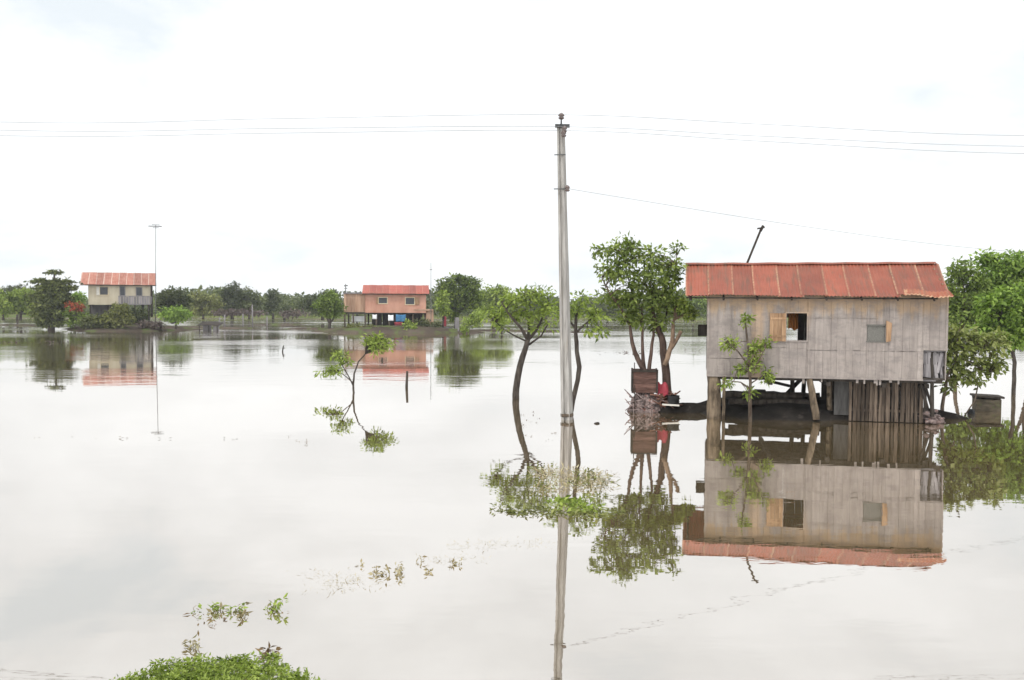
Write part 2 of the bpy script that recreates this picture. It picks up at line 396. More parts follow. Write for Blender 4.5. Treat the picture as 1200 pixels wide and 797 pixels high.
def water():
    m, nt, out = newmat('flood_water')
    patch = maprange(nt, noise(nt, (.03, .09, 1), 1.0, 3, .5), .42, .62)
    tc = N(nt, 'ShaderNodeTexCoord'); sx = N(nt, 'ShaderNodeSeparateXYZ'); nt.links.new(tc.outputs['Object'], sx.inputs[0])
    far = maprange(nt, sx.outputs[1], 30, 85, .0, 2.8)
    r1 = noise(nt, (1.2, 3.0, 1), 1.0, 3, .5); r2 = noise(nt, (.35, 1.0, 1), 1.0, 2, .5)
    h = math_(nt, 'ADD', math_(nt, 'MULTIPLY', r1, .35), r2)
    amp = math_(nt, 'ADD', .05, math_(nt, 'MULTIPLY', math_(nt, 'ADD', far, .3), math_(nt, 'ADD', math_(nt, 'MULTIPLY', patch, 1.0), .12)))
    bp = N(nt, 'ShaderNodeBump'); bp.inputs['Distance'].default_value = .012
    nt.links.new(h, bp.inputs['Height']); nt.links.new(amp, bp.inputs['Strength'])
    mud = mixc(nt, maprange(nt, noise(nt, (.12, .3, 1), 1.0, 5, .6), .35, .65), (.115, .082, .035), (.145, .11, .065))
    dif = N(nt, 'ShaderNodeBsdfDiffuse'); nt.links.new(mud, dif.inputs[0])
    gl = N(nt, 'ShaderNodeBsdfGlossy'); nt.links.new(math_(nt, 'ADD', .012, math_(nt, 'MULTIPLY', far, math_(nt, 'ADD', .012, math_(nt, 'MULTIPLY', patch, .035)))), gl.inputs['Roughness']); gl.inputs[0].default_value = (.985, .955, .93, 1)
    nt.links.new(bp.outputs[0], gl.inputs['Normal'])
    lw = N(nt, 'ShaderNodeLayerWeight'); lw.inputs[0].default_value = .5; nt.links.new(bp.outputs[0], lw.inputs['Normal'])
    fr = math_(nt, 'ADD', .60, math_(nt, 'MULTIPLY', math_(nt, 'POWER', lw.outputs['Facing'], 4.0), .39))
    mx = N(nt, 'ShaderNodeMixShader'); nt.links.new(fr, mx.inputs[0])
    nt.links.new(dif.outputs[0], mx.inputs[1]); nt.links.new(gl.outputs[0], mx.inputs[2]); nt.links.new(mx.outputs[0], out.inputs[0])
    mb = MB(); b = 0
    mb.v = [Vector(p) for p in ((-900, 3, 0), (900, 3, 0), (900, 400, 0), (-900, 400, 0))]; mb.face([0, 1, 2, 3], .5)
    structure(mb.build('water', m))
water()

SUN_EL, SUN_AZ = 58.0, 205.0       # azimuth of the sun clockwise from +Y
def sky():
    w = bpy.data.worlds.new('World'); SC.world = w; w.use_nodes = True
    nt = w.node_tree; nt.nodes.clear()
    out = N(nt, 'ShaderNodeOutputWorld'); bg = N(nt, 'ShaderNodeBackground'); nt.links.new(bg.outputs[0], out.inputs[0])
    st = N(nt, 'ShaderNodeTexSky', sky_type='NISHITA'); st.sun_disc = False
    st.sun_elevation = R(SUN_EL); st.sun_rotation = R(SUN_AZ)
    bg.inputs[1].default_value = .1
    tc = N(nt, 'ShaderNodeTexCoord'); sx = N(nt, 'ShaderNodeSeparateXYZ'); nt.links.new(tc.outputs['Generated'], sx.inputs[0])
    c1 = noise(nt, (1.0, 1.0, 3.2), 2.1, 6, .55, 'Generated', .4)
    c2 = noise(nt, (1.0, 1.0, 2.2), 5.0, 5, .6, 'Generated', .3)
    c = math_(nt, 'ADD', math_(nt, 'MULTIPLY', c1, .7), math_(nt, 'MULTIPLY', c2, .3))
    # overcast sheet: brightness varies with cloud thickness; brightest overhead and on the sun's side, dimmest low and away from it
    bright = maprange(nt, c, .38, .58, .85, 1.07)
    up = maprange(nt, sx.outputs[2], .40, .75, 0, 1)
    back = maprange(nt, sx.outputs[1], .25, -.5, 0, 1)
    val = math_(nt, 'ADD', SKYLOW, math_(nt, 'MULTIPLY', math_(nt, 'MAXIMUM', up, back), SKYHIGH - SKYLOW))
    val = math_(nt, 'MULTIPLY', val, bright)
    cl = N(nt, 'ShaderNodeCombineColor')
    for i, q in enumerate((.962, .985, 1.0)): nt.links.new(math_(nt, 'MULTIPLY', val, q), cl.inputs[i])
    # thin places where the blue of the clear sky tints the cloud
    hole = maprange(nt, c, .38, .46, .5, 0.0)
    tint = mixc(nt, hole, cl.outputs[0], mixc(nt, 1.0, cl.outputs[0], (.90, .98, 1.03), 'MULTIPLY'))
    cover = mixc(nt, .93, st.outputs[0], tint)
    nt.links.new(cover, bg.inputs[0])
SKYLOW, SKYHIGH = 9.5, 18.5
sky()
sun_d = bpy.data.lights.new('sun', 'SUN'); sun_d.energy = 1.5; sun_d.angle = R(10); sun_d.color = (1, .96, .9)
sun = bpy.data.objects.new('sun', sun_d); COL.objects.link(sun)
sv = Vector((math.sin(R(SUN_AZ)) * math.cos(R(SUN_EL)), math.cos(R(SUN_AZ)) * math.cos(R(SUN_EL)), math.sin(R(SUN_EL))))
sun.rotation_euler = sv.to_track_quat('Z', 'Y').to_euler(); sun.location = (0, -30, 60)
SC.view_settings.view_transform = 'Standard'; SC.view_settings.look = 'None'
SC.view_settings.exposure = 0.32; SC.view_settings.gamma = 1

def bank(name, c, rx, ry, h, mat, rz=0.0, seedk=0.0, edge=.3, rough=.12, n=72, m=14):
    """a low mound of earth that stands out of the water: polar sheet with an uneven outline"""
    mb = MB(); cs, sn = math.cos(rz), math.sin(rz)
    mb.v.append(Vector((c[0], c[1], h)))
    for j in range(1, m + 1):
        q = j / m
        for i in range(n):
            a = 2 * math.pi * i / n
            w = 1 + .13 * math.sin(3 * a + seedk) + .08 * math.sin(7 * a + 2 * seedk) + .05 * math.sin(13 * a + seedk * 3)
            x, y = rx * q * w * math.cos(a), ry * q * w * math.sin(a)
            z = h * (1 - q ** 2.2) - edge * q ** 6 + rough * h * math.sin(x * 3.1 + seedk) * math.sin(y * 4.3 + seedk * 2) * (1 - q) + random.uniform(-.5, .5) * rough * h * (1 - q * .7)
            mb.v.append(Vector((c[0] + x * cs - y * sn, c[1] + x * sn + y * cs, z)))
    for i in range(n): mb.face([0, 1 + i, 1 + (i + 1) % n], .5, True)
    for j in range(m - 1):
        for i in range(n):
            a = 1 + j * n; mb.face([a + i, a + n + i, a + n + (i + 1) % n, a + (i + 1) % n], .5, True)
    return structure(mb.build(name, mat))

# ------------------------------------------------------------------ the stilt house
HA = -11.6
H0 = P(828.5, 489, 27.9); H0.z = 0
HR = Matrix.Rotation(R(HA), 3, 'Z'); HRI = HR.inverted()
def hp(px, py, yl=0.0):            # pixel -> local x, z on the house plane at local depth yl
    o = HRI @ (ORG - H0); v = HRI @ ray(px, py)
    q = o + v * ((yl - o.y) / v.y); return q.x, q.z
def hw(x, y, z): return H0 + HR @ Vector((x, y, z))
W = hp(1109.5, 380)[0]; D = 4.0
ZB = hp(950, 443)[1]; EY, EZ = -.28, 0
EZ = (hp(950, 347.0, EY)[1]); RY = D / 2; RZ = hp(950, 309.5, RY)[1]
SL = (RZ - EZ) / (RY - EY)
house = thing('stilt_house', 'grey board stilt house with red tin roof standing in the flood water', 'house', H0, R(HA))
bank('mud_bank', hw(3.25, 2.05, 0), 4.7, 2.1, .50, 'mud', R(HA), 1.0, .35, .16)
bank('mud_bank', P(800, 474, 29.6), 1.2, .5, .30, 'mud', R(-4), 2.2, .3, .12)

def board_wall(mb, x0, x1, zb, zt, holes=(), y=0.0, th=.022, wmin=.13, wmax=.30, seams=(), cuts=()):
    xs = [x0]
    while xs[-1] < x1 - wmax: xs.append(xs[-1] + random.uniform(wmin, wmax))
    xs.append(x1)
    for h in holes: xs += [h[0], h[1]]
    xs += list(cuts); xs = sorted(x for x in set(xs) if x0 <= x <= x1)
    for a, b in zip(xs, xs[1:]):
        if b - a < .004: continue
        m = (a + b) / 2; top = zt(m) if callable(zt) else zt; bot = zb(m) if callable(zb) else zb
        segs = [(bot, top)]
        for h in holes:
            if h[0] - 1e-6 <= m <= h[1] + 1e-6:
                ns = []
                for s0, s1 in segs:
                    if h[3] <= s0 or h[2] >= s1: ns.append((s0, s1)); continue
                    if h[2] > s0: ns.append((s0, h[2]))
                    if h[3] < s1: ns.append((h[3], s1))
                segs = ns
        sm = [seams(m)] if callable(seams) else list(seams)
        for zc in sm:
            ns = []
            for s0, s1 in segs:
                if s0 + .05 < zc < s1 - .05: ns += [(s0, zc - .006), (zc + .006, s1)]
                else: ns.append((s0, s1))
            segs = ns
        lv0 = random.gauss(.5, .22)
        for s0, s1 in segs:
            dy = random.uniform(-.006, .006); g = .0018
            lv = min(1, max(0, lv0 + random.uniform(-.15, .15)))
            mb.hexa([(a + g, y + dy - th, s0 + random.uniform(-.012, .012)), (b - g, y + dy - th, s0 + random.uniform(-.012, .012)), (b - g, y + dy, s0), (a + g, y + dy, s0),
                     (a + g, y + dy - th, s1), (b - g, y + dy - th, s1), (b - g, y + dy, s1), (a + g, y + dy, s1)], lv)

wx0, wz1 = hp(922, 367); wx1, wz0 = hp(945, 399)
vx0, vz1 = hp(1016, 380.5); vx1, vz0 = hp(1037, 401)
nx, nz = hp(1082, 410.5)
zs = hp(990, 411)[1]; zs2 = hp(850, 420)[1]
roof_under = lambda y: EZ + SL * (y - EY) if y <= RY else RZ - SL * (y - RY)
xs_step = hp(948, 400)[0]
wall = MB()
board_wall(wall, 0, W, lambda x: nz if x > nx else ZB, roof_under(0) - .03, [(wx0, wx1, wz0, wz1), (vx0, vx1, vz0, vz1)],
           seams=lambda x: zs2 if x < 1.2 else (zs + .06 if x < xs_step else zs), cuts=(nx,))
wo = wall.build('front_wall', 'boards', house)
# battens over the wall: a few long horizontal and vertical nailing strips
bt = MB()
bt.box((xs_step - .02, -.048, ZB), (xs_step + .02, -.024, EZ), .45)
bt.box((0, -.05, ZB - .015), (nx, -.030, ZB + .045), .62)
bt.box((-.035, -.045, ZB), (.03, -.024, EZ), .5)
bt.box((W - .03, -.045, nz), (W + .03, -.024, EZ), .4)
for (px, y0, y1) in ((858, 361, 400), (1037.5, 344, 380)):
    x, z1 = hp(px, y0); z0 = hp(px, y1)[1]; bt.box((x - .016, -.046, z0), (x + .016, -.028, z1), .1)
bt.box((hp(950, 371)[0], -.044, hp(980, 372)[1] - .012), (hp(1030, 371)[0], -.029, hp(980, 372)[1] + .012), .5)
bt.build('batten', 'boards', wo)
# other walls (local y runs along them)
def side_wall(xp, name):
    mb = MB(); q = MB()
    board_wall(q, 0, D, ZB, lambda y: roof_under(y) - .04, wmin=.2, wmax=.4)
    for v in q.v: mb.v.append(Vector((xp - v.y if xp > 1 else xp + v.y, v.x, v.z)))
    mb.f, mb.lv, mb.smooth, mb.seam = q.f, q.lv, q.smooth, q.seam
    return mb.build(name, 'boards', house)
side_wall(.012, 'side_wall')
side_wall(W - .012, 'side_wall')
bx0, _ = hp(914, 370, D); bx1, bz1 = hp(935, 372, D); bz0 = hp(935, 404, D)[1]
bw = MB(); board_wall(bw, 0, W, ZB, roof_under(D) - .03, [(bx0, bx1, bz0, bz1)], y=D + .022, wmin=.2, wmax=.4)
bw.build('back_wall', 'boards', house)
fl = MB()
fl.box((.03, .03, ZB + .02), (W - .03, D - .03, ZB + .07), .5)
for i in range(9):
    y = .15 + i * (D - .3) / 8; fl.box((.02, y - .04, ZB - .10), (W - .05, y + .04, ZB + .015), .5)
for x in (.25, 1.9, 3.6, 5.2, W - .5): fl.box((x - .06, .0, ZB - .24), (x + .06, D, ZB - .11), .4)
fl.build('floor', 'dark_wood', house)
# roof: corrugated sheets, both slopes
NSH = 11; XL = hp(803.5, 330, EY)[0]; XR = hp(1111, 330, EY)[0]
XRr = hp(1095.5, 310, RY)[0] + .02; XLr = hp(803.5, 310, RY)[0]
def slope(mb, front):
    per = .105
    for i in range(NSH):
        a, b = i / NSH, (i + 1) / NSH + .012
        lift = .012 * (i % 2) + random.uniform(0, .008); lv = random.uniform(.1, .9); e = random.uniform(-.03, .03)
        def fn(u, v):
            s = a + (b - a) * u
            x = (XLr + (XRr - XLr) * s) * (1 - v) + (XL + (XR - XL) * s) * v
            y = RY + (EY - RY) * v * (1 + e * v) if front else RY + (D + .28 - RY) * v
            z = RZ + (EZ - RZ) * v * (1 + (e if front else 0) * v)
            return (x, y, z + lift + .014 * math.cos(2 * math.pi * (s * (XR - XL)) / per) - .03 * math.sin(math.pi * v) + .012 * math.sin(s * 9) * v)
        mb.grid(fn, 48, 8, lv, True, lambda u, v: max(0, 1 - min(u, 1 - u) * 13) * (.75 if (i * 7) % 3 else 1.0))
rf = MB(); slope(rf, True); slope(rf, False)
roof = rf.build('roof', 'roof_red', house)
rc = MB()
rc.grid(lambda u, v: (XLr + (XRr - XLr) * u, RY + (v - .5) * .26, RZ + .055 - abs(v - .5) * .26 * .5 + .008 * math.sin(u * 40)), 40, 4, .3)
rc.build('ridge_cap', 'roof_red', roof)
ls = MB()
lx0, lx1 = hp(1058, 337, EY)[0], hp(1110, 345, EY)[0]
ls.grid(lambda u, v: (lx0 + (lx1 - lx0) * u + .12 * v * (u - .3), EY - .12 - .22 * v + .05 * math.sin(u * 5), EZ + .20 - .17 * v - .05 * u + .016 * math.cos(u * 75) + .03 * math.sin(u * 7)), 60, 5, .65, True, lambda u, v: .8 if u < .08 or v > .75 else .15)
ls.build('loose_sheet', 'roof_red', roof)
rs = MB()      # rafters and purlins under the tin
for i in range(8):
    x = XL + .15 + (XR - XL - .5) * i / 7
    for y0, z0, y1, z1 in ((EY + .04, EZ - .05, RY, RZ - .05), (D + .24, EZ - .05, RY, RZ - .05)):
        rs.tube([(x, y0, z0 - .06), (x, y1, z1 - .06)], .035, 6, .4)
for y in (EY + .08, .8, 1.5): rs.tube([(XL + .02, y, roof_under(y) - .10), (XR - .25, y, roof_under(y) - .10)], .025, 6, .4)
rs.build('rafter_frame', 'dark_wood', roof)
# open window with a shutter folded back, and a small closed one
wd = MB(); q = .045
wd.box((wx0 - q, -.05, wz0 - q), (wx1 + q, -.026, wz0), .5); wd.box((wx0 - q, -.05, wz1), (wx1 + q, -.026, wz1 + q), .9)
wd.box((wx0 - q, -.05, wz0), (wx0, -.026, wz1), .5); wd.box((wx1, -.05, wz0), (wx1 + q, -.026, wz1), .5)
win = wd.build('window_frame', 'boards', house)
sh = MB(); sx0, sz1 = hp(902, 367); sx1, sz0 = hp(920.5, 400)
for i in range(4):
    a = sx0 + (sx1 - sx0) * i / 4; b = sx0 + (sx1 - sx0) * (i + 1) / 4
    sh.box((a + .003, -.085, sz0), (b - .003, -.064, sz1))
for z in (sz0 + .16, sz1 - .16): sh.box((sx0, -.10, z - .03), (sx1, -.0855, z + .03))
so = sh.build('shutter', 'shutter', house); so['label'] = 'brown wooden shutter folded back beside the open window'
vm = MB(); vm.box((vx0 + .01, -.006, vz0 + .01), (vx1 - .01, .012, vz1 - .01), .5)
for z in (vz0 + .01, vz1 - .01): vm.box((vx0 - .02, -.048, z - .018), (vx1 + .02, -.030, z + .018), .3)
vm.build('closed_window', 'mesh_panel', house)
os_ = MB(); ox0, oz1 = hp(1038, 375.5); ox1, oz0 = hp(1044, 401)
os_.hexa([(ox0 + .01, -.09, oz0), (ox1 - .02, -.09, oz0 + .03), (ox1 - .02, -.06, oz0 + .03), (ox0 + .01, -.06, oz0), (ox0, -.09, oz1), (ox1, -.11, oz1 - .08), (ox1, -.06, oz1 - .08), (ox0, -.06, oz1)], .6)
os_.build('shutter', 'shutter', house)
# lower storey: posts, braces, pen of slats
def post(name, pts, r, mat, seg=10, lab=None):
    mb = MB(); n = 7; pp = []; rr = []
    for i in range(n):
        f = i / (n - 1); p = Vector(pts[0]).lerp(Vector(pts[1]), f)
        pp.append(p + Vector((random.uniform(-.12, .12) * r, random.uniform(-.12, .12) * r, 0))); rr.append(r * (1.06 - .14 * f) if not isinstance(r, tuple) else r)
    mb.tube(pp, rr, seg, .5, True, .06); o = mb.build(name, mat, house)
    if lab: o['label'] = lab
    return o
def hpp(px, py, yl): x, z = hp(px, py, yl); return (x, yl, z)
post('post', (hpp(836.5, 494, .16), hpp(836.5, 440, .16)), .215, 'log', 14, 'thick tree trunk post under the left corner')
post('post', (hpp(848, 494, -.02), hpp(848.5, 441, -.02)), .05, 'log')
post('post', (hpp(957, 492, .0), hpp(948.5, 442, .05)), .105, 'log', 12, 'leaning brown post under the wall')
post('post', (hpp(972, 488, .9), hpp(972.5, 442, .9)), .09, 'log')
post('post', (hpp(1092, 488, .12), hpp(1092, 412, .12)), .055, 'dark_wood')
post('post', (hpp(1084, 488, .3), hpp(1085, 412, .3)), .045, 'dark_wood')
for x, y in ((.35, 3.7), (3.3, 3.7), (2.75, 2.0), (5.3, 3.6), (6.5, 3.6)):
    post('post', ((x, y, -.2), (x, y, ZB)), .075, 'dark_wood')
def brace(a, b, r): 
    mb = MB(); mb.tube([a, b], r, 8, .5); return mb.build('brace', 'dark_wood', house)
brace(hpp(914, 470, 3.3), hpp(938, 445, 3.3), .07)
brace(hpp(903, 447, 3.2), hpp(928, 453, 3.2), .05)
brace(hpp(852, 462, 3.4), hpp(893, 458, 3.4), .05)
brace(hpp(1088, 482, .2), hpp(1078, 446, .2), .045)
brace(hpp(1094, 484, .3), hpp(1083, 448, .3), .04)
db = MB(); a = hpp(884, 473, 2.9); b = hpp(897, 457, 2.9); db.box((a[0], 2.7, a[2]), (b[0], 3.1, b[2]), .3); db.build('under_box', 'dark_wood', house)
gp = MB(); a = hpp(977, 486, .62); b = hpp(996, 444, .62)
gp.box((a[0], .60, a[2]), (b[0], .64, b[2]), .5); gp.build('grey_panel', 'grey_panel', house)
pen = MB(); x = hp(995, 470, .3)[0]; xe = hp(1080, 470, .3)[0]
while x < xe:
    w = random.uniform(.07, .12); zt = ZB - random.uniform(.02, .10); zb = .02
    lean = random.uniform(-.025, .025); yy = .3 + random.uniform(-.02, .02)
    pen.hexa([(x, yy, zb), (x + w, yy, zb), (x + w, yy + .025, zb), (x, yy + .025, zb), (x + lean, yy, zt), (x + w + lean, yy, zt), (x + w + lean, yy + .025, zt), (x + lean, yy + .025, zt)])
    x += w + random.uniform(.015, .06)
a = hp(995, 470, .34)[0]
for z in (.35, ZB - .3): pen.box((a, .335, z - .04), (xe, .37, z + .04), .15)
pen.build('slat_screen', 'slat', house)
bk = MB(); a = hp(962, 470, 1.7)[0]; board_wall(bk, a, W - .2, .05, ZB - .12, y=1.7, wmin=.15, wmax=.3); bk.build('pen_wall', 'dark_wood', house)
rg = MB()                                          # torn matting below the notch at the right corner
for i in range(34):
    x = nx + random.uniform(.0, W - nx - .1); z1 = nz - random.uniform(-.02, .1); l = random.uniform(.25, .85)
    rg.box((x, .06 + random.uniform(0, .1), max(z1 - l, ZB - .1)), (x + random.uniform(.03, .10), .085 + random.uniform(.05, .1), z1), None, Matrix.Rotation(random.uniform(-.22, .22), 3, 'Y'))
rg.box((nx, .04, nz - .045), (W, .075, nz), .15)
rg.box((nx - .03, .05, ZB - .03), (nx + .38, .09, ZB + .03), .1)
rg.build('torn_matting', 'far_grey', house)
wb = MB(); x0, z1 = hp(818, 380.5, 2.4); z0 = hp(818, 393.5, 2.4)[1]
wb.box((x0, 2.2, z0), (0.0, 2.6, z1), .4); wb.build('wall_box', 'dark_wood', house)
# ragged trim hanging under the wall
for px in (1003, 1012, 1024, 1027, 1030, 1042, 1052, 940, 962):
    x, _ = hp(px, 445); tr = MB(); tr.box((x, -.01, ZB - random.uniform(.08, .2)), (x + random.uniform(.03, .08), .01, ZB - .016)); tr.build('loose_lath', 'boards', house)
for i, (x0_, x1_, yy, zz, rr, lab) in enumerate(((.7, 3.2, 1.15, .44, .11, 'nearest dark log added to deepen the shade under the stilt house'), (.55, 3.0, 1.5, .62, .13, 'thickest dark log, topmost of those added to deepen the shade under the stilt house'), (1.3, 3.6, 1.95, .60, .10, 'rearmost dark log added to deepen the shade under the stilt house'))):  # added dark logs that deepen the shade beneath the floor
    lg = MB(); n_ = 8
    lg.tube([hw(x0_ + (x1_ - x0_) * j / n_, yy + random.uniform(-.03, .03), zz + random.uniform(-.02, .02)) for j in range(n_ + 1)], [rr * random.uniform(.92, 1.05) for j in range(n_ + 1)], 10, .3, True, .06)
    tag(lg.build('log', 'bark_dark'), lab, 'log', 'dark logs added to deepen the shade under the stilt house')
# curtain inside, seen through the open window
cu = MB(); x0, z1 = hp(924, 366, 3.6); x1, z0 = hp(935, 386, 3.6); o0 = hw(x0, 3.6, z0)
cu.grid(lambda u, v: hw(x0 + (x1 - x0) * u, 3.6 + .03 * math.sin(u * 18), z0 + .04 * math.sin(u * 7) * (1 - v) + (z1 - z0) * v), 24, 6, .5)
tag(cu.build('curtain', 'cloth_rust'), 'rust brown curtain hanging inside the open window of the grey house', 'curtain')
# mast behind the roof
ms = MB()
a, b = P(868, 327, 31.2), P(892.5, 267, 31.2)
ms.tube([a, b], .038, 8, .4); rt = (b - a).normalized()
ms.tube([P(887.5, 268, 31.2), P(896, 266.5, 31.2)], .03, 6, .4); ms.tube([P(891, 271, 31.2), P(894.5, 264.5, 31.2)], .05, 6, .3)
tag(ms.build('mast', 'bark_dark'), 'dark thin mast leaning right behind the red roof', 'mast')
# rubble at the right corner
rb = MB()
for i in range(46):
    p = P(random.gauss(1091, 6), 484 + random.uniform(-5, 4), 27.0 + random.uniform(-.3, .4)); p.z = max(.0, random.gauss(.12, .1)); r = random.uniform(.04, .11)
    rb.blob(p, (r * 1.3, r, r * .8), 6, 4, .25)
tag(rb.build('rubble_heap', 'rubble'), 'low heap of brown rubble at the right foot of the stilt house', 'rubble')

# ------------------------------------------------------------------ utility pole and lines
dP = 27.4; pb = P(664.8, 493, dP); pb.z = 0
def rectpole():
    mb = MB(); b0 = P(664.8, 505, dP); t0 = P(657.3, 150, dP)
    k = ppm(dP); rings = []
    n = 14
    for i in range(n + 1):
        f = i / n; c = b0.lerp(t0, f); hwid = (5.4 * (1 - f) + 3.5 * f) / k; dpt = hwid * 1.1; g = hwid * .36; gd = dpt * .35
        # section with a groove down the front, as precast poles have
        prof = [(-hwid, -dpt), (-g, -dpt), (-g, -dpt + gd), (g * .6, -dpt + gd), (g * .6, -dpt), (hwid, -dpt), (hwid, dpt), (-hwid, dpt)]
        cs, sn = math.cos(R(-24)), math.sin(R(-24)); b = len(mb.v)
        mb.v += [c + Vector((x * cs - y * sn, x * sn + y * cs, 0)) for x, y in prof]; rings.append(b)
    for i in range(n):
        for j in range(8): mb.face([rings[i] + j, rings[i] + (j + 1) % 8, rings[i + 1] + (j + 1) % 8, rings[i + 1] + j], .5)
    mb.face([rings[0] + j for j in range(8)][::-1], .5); mb.face([rings[-1] + j for j in range(8)], .5)
    return mb
pole = thing('utility_pole', 'tall grey concrete utility pole rising out of the flood water', 'utility pole', pb)
rectpole().build('shaft', 'concrete', pole, pb)
st = MB(); k = ppm(dP)
c = P(664.4, 487, dP); st.tube([P(664.5, 488, dP), P(664.4, 484.5, dP)], .20, 12, .5); st.build('band', 'slat', pole, pb)
ca = MB()
ca.box(P(650.5, 147.5, dP - .1) - Vector((0, .05, .05)), P(667.5, 147.5, dP - .1) + Vector((0, .04, .045)), .5)
ca.build('crossarm', 'steel', pole, pb)
pin = MB(); pin.tube([P(657.6, 151, dP), P(657.8, 138, dP)], .025, 8, .5); pin.build('pin', 'steel', pole, pb)
def insul(px, py, r=.085):
    c = P(px, py, dP - .22); mb = MB()
    mb.tube([c + Vector((0, 0, z)) for z in (-.09, -.05, -.02, .02, .06, .10)], [r * .6, r, r * .55, r, r * .8, r * .3], 12, .5)
    return mb.build('insulator', 'porcelain', pole, pb)
insul(657.8, 136.3, .10); insul(661.5, 151.5); insul(660.6, 157); insul(664.9, 221, .08)
for (y, x0, x1) in ((181.5, 649.5, 663), (221.5, 649, 664)):
    mb = MB(); mb.tube([P(x0, y, dP - .15), P(x1, y - .3, dP - .15)], .018, 6, .5); mb.build('bolt', 'steel', pole, pb)

def line(label, pts, r=.006):
    P3 = [P(*q) for q in pts]
    # smooth curve through the given points
    out = []
    n = len(P3)
    for i in range(n - 1):
        p0, p1, p2, p3 = P3[max(i - 1, 0)], P3[i], P3[i + 1], P3[min(i + 2, n - 1)]
        for s in range(8):
            t = s / 8; out.append(.5 * ((2 * p1) + (p2 - p0) * t + (2 * p0 - 5 * p1 + 4 * p2 - p3) * t * t + (3 * p1 - p0 - 3 * p2 + p3) * t ** 3))
    out.append(P3[-1]); mb = MB(); mb.tube(out, r, 5, .5)
    tag(mb.build('power_line', 'wire'), label, 'power line', 'wires strung from the utility pole')
line('topmost power line, tied to the pin on top of the pole', [(-500, 120, 34), (0, 143, 30), (330, 139, 28.5), (657.8, 134.5, dP - .2), (900, 146, 27.6), (1200, 159, 28.5), (1600, 155, 32)])
line('upper wire at the crossarm, the higher of the close pair', [(-500, 130, 34), (0, 152.5, 30), (330, 150.5, 28.5), (661.5, 148.5, dP - .25), (900, 160, 27.6), (1200, 171.5, 28.5), (1600, 170, 32)])
line('lower wire at the crossarm, the lower of the close pair', [(-500, 140, 34), (0, 159, 30), (330, 156, 28.5), (660.6, 153, dP - .25), (900, 166, 27.6), (1200, 180, 28.5), (1600, 180, 32)])
line('thin service wire dropping to the right from halfway up the pole', [(664.9, 221, dP - .2), (735, 232.5, 28), (960, 268, 31), (1165, 293, 34), (1500, 318, 40)], .006)

# ------------------------------------------------------------------ near trees
DENS = 1.9
# broad light green tree standing in the water, left of the pole
tree('light green spreading tree with dark leaning trunk standing alone left of the pole', 'tree', (605, 468), 33.2,
     [[(604.5, 470, 4.2), (605, 455, 4.0), (609, 430, 3.6), (616, 408, 3.2), (618.5, 398, 3.0)],
      [(618.5, 398, 2.4), (611, 385, 1.7, -.3), (598, 370, 1.1, -.5), (588, 355, .7, -.6)],
      [(618.5, 398, 2.4), (620, 384, 1.6, .3), (618, 365, 1.1, .4), (622, 345, .7)],
      [(618.5, 398, 2.4), (628, 388, 1.7), (636, 372, 1.1, .3), (643, 355, .7)],
      [(620, 404, 1.3), (634, 394, 1.0, -.3), (642, 380, .7, -.5)],
      [(617, 400, 1.2), (604, 394, .9, .3), (590, 386, .7, .5), (582, 378, .5)]],
     [(600, 352, 20, 14), (622, 347, 18, 14), (640, 362, 15, 14), (612, 368, 26, 10), (588, 368, 18, 9), (640, 342, 9, 9), (574, 372, 13, 7), (628, 382, 16, 6), (588, 384, 8, 7), (645, 380, 7, 7)],
     .15, 'leaf_light', 'bark_dark', .32, 12, .58, 'flooded_tree', aspect=.42)
tree('small leafy tree with thin crooked trunk directly behind the utility pole', 'tree', (668, 489), 28.6,
     [[(666.5, 492, 3.0), (671, 470, 3.0), (677, 445, 2.8), (679, 430, 2.8), (676, 412, 2.6), (674.5, 390, 2.4), (675, 372, 1.6)],
      [(675, 390, 1.6), (688, 378, 1.0), (700, 368, .7)], [(675, 385, 1.5), (663, 372, 1.0), (655, 362, .7)]],
     [(676, 362, 24, 12), (700, 372, 14, 9), (655, 366, 14, 12), (690, 385, 11, 6), (684, 350, 12, 7), (704, 388, 6, 6)],
     .15, 'leaf_light', 'bark_dark', .30, 12, .58, 'flooded_tree', aspect=.42)
# the big tree by the house
tree('tall full green tree with forked brown trunks beside the crate', 'tree', (765, 480), 29.9,
     [[(766, 482, 4.00), (761, 455, 3.60), (757, 438, 3.36), (747, 420, 2.88), (741, 402, 2.24), (738, 380, 1.60)],
      [(755, 434, 2.40), (753, 410, 1.92), (753, 385, 1.44), (752, 360, 0.96)],
      [(760, 440, 2.40), (763, 415, 2.08), (766, 392, 1.60), (765, 365, 1.12)],
      [(784, 476, 6.00), (781, 450, 5.12), (779, 425, 4.64), (777, 402, 4.16), (772, 388, 3.36), (766, 370, 2.08), (762, 345, 1.28)],
      [(738, 380, 1.60), (728, 362, 1.04, -.3), (715, 345, 0.72, -.5), (705, 325, 0.56)],
      [(753, 385, 1.28), (742, 350, 0.96, .4), (735, 320, 0.72, .5), (730, 295, 0.48)],
      [(772, 388, 2.08), (782, 365, 1.28, .3), (788, 340, 0.88, .4), (793, 310, 0.56)]],
     [(733, 292, 22, 18), (746, 318, 40, 22), (712, 318, 20, 13), (785, 318, 14, 24), (706, 293, 15, 8), (793, 292, 9, 8, .3), (748, 352, 42, 20), (722, 348, 22, 14), (780, 355, 20, 20), (765, 300, 14, 14), (758, 374, 28, 9), (736, 372, 16, 8), (774, 380, 16, 7), (770, 335, 26, 18)],
     .165, 'leaf_big', 'bark_brown', .32, 14, .50, 'large_tree')
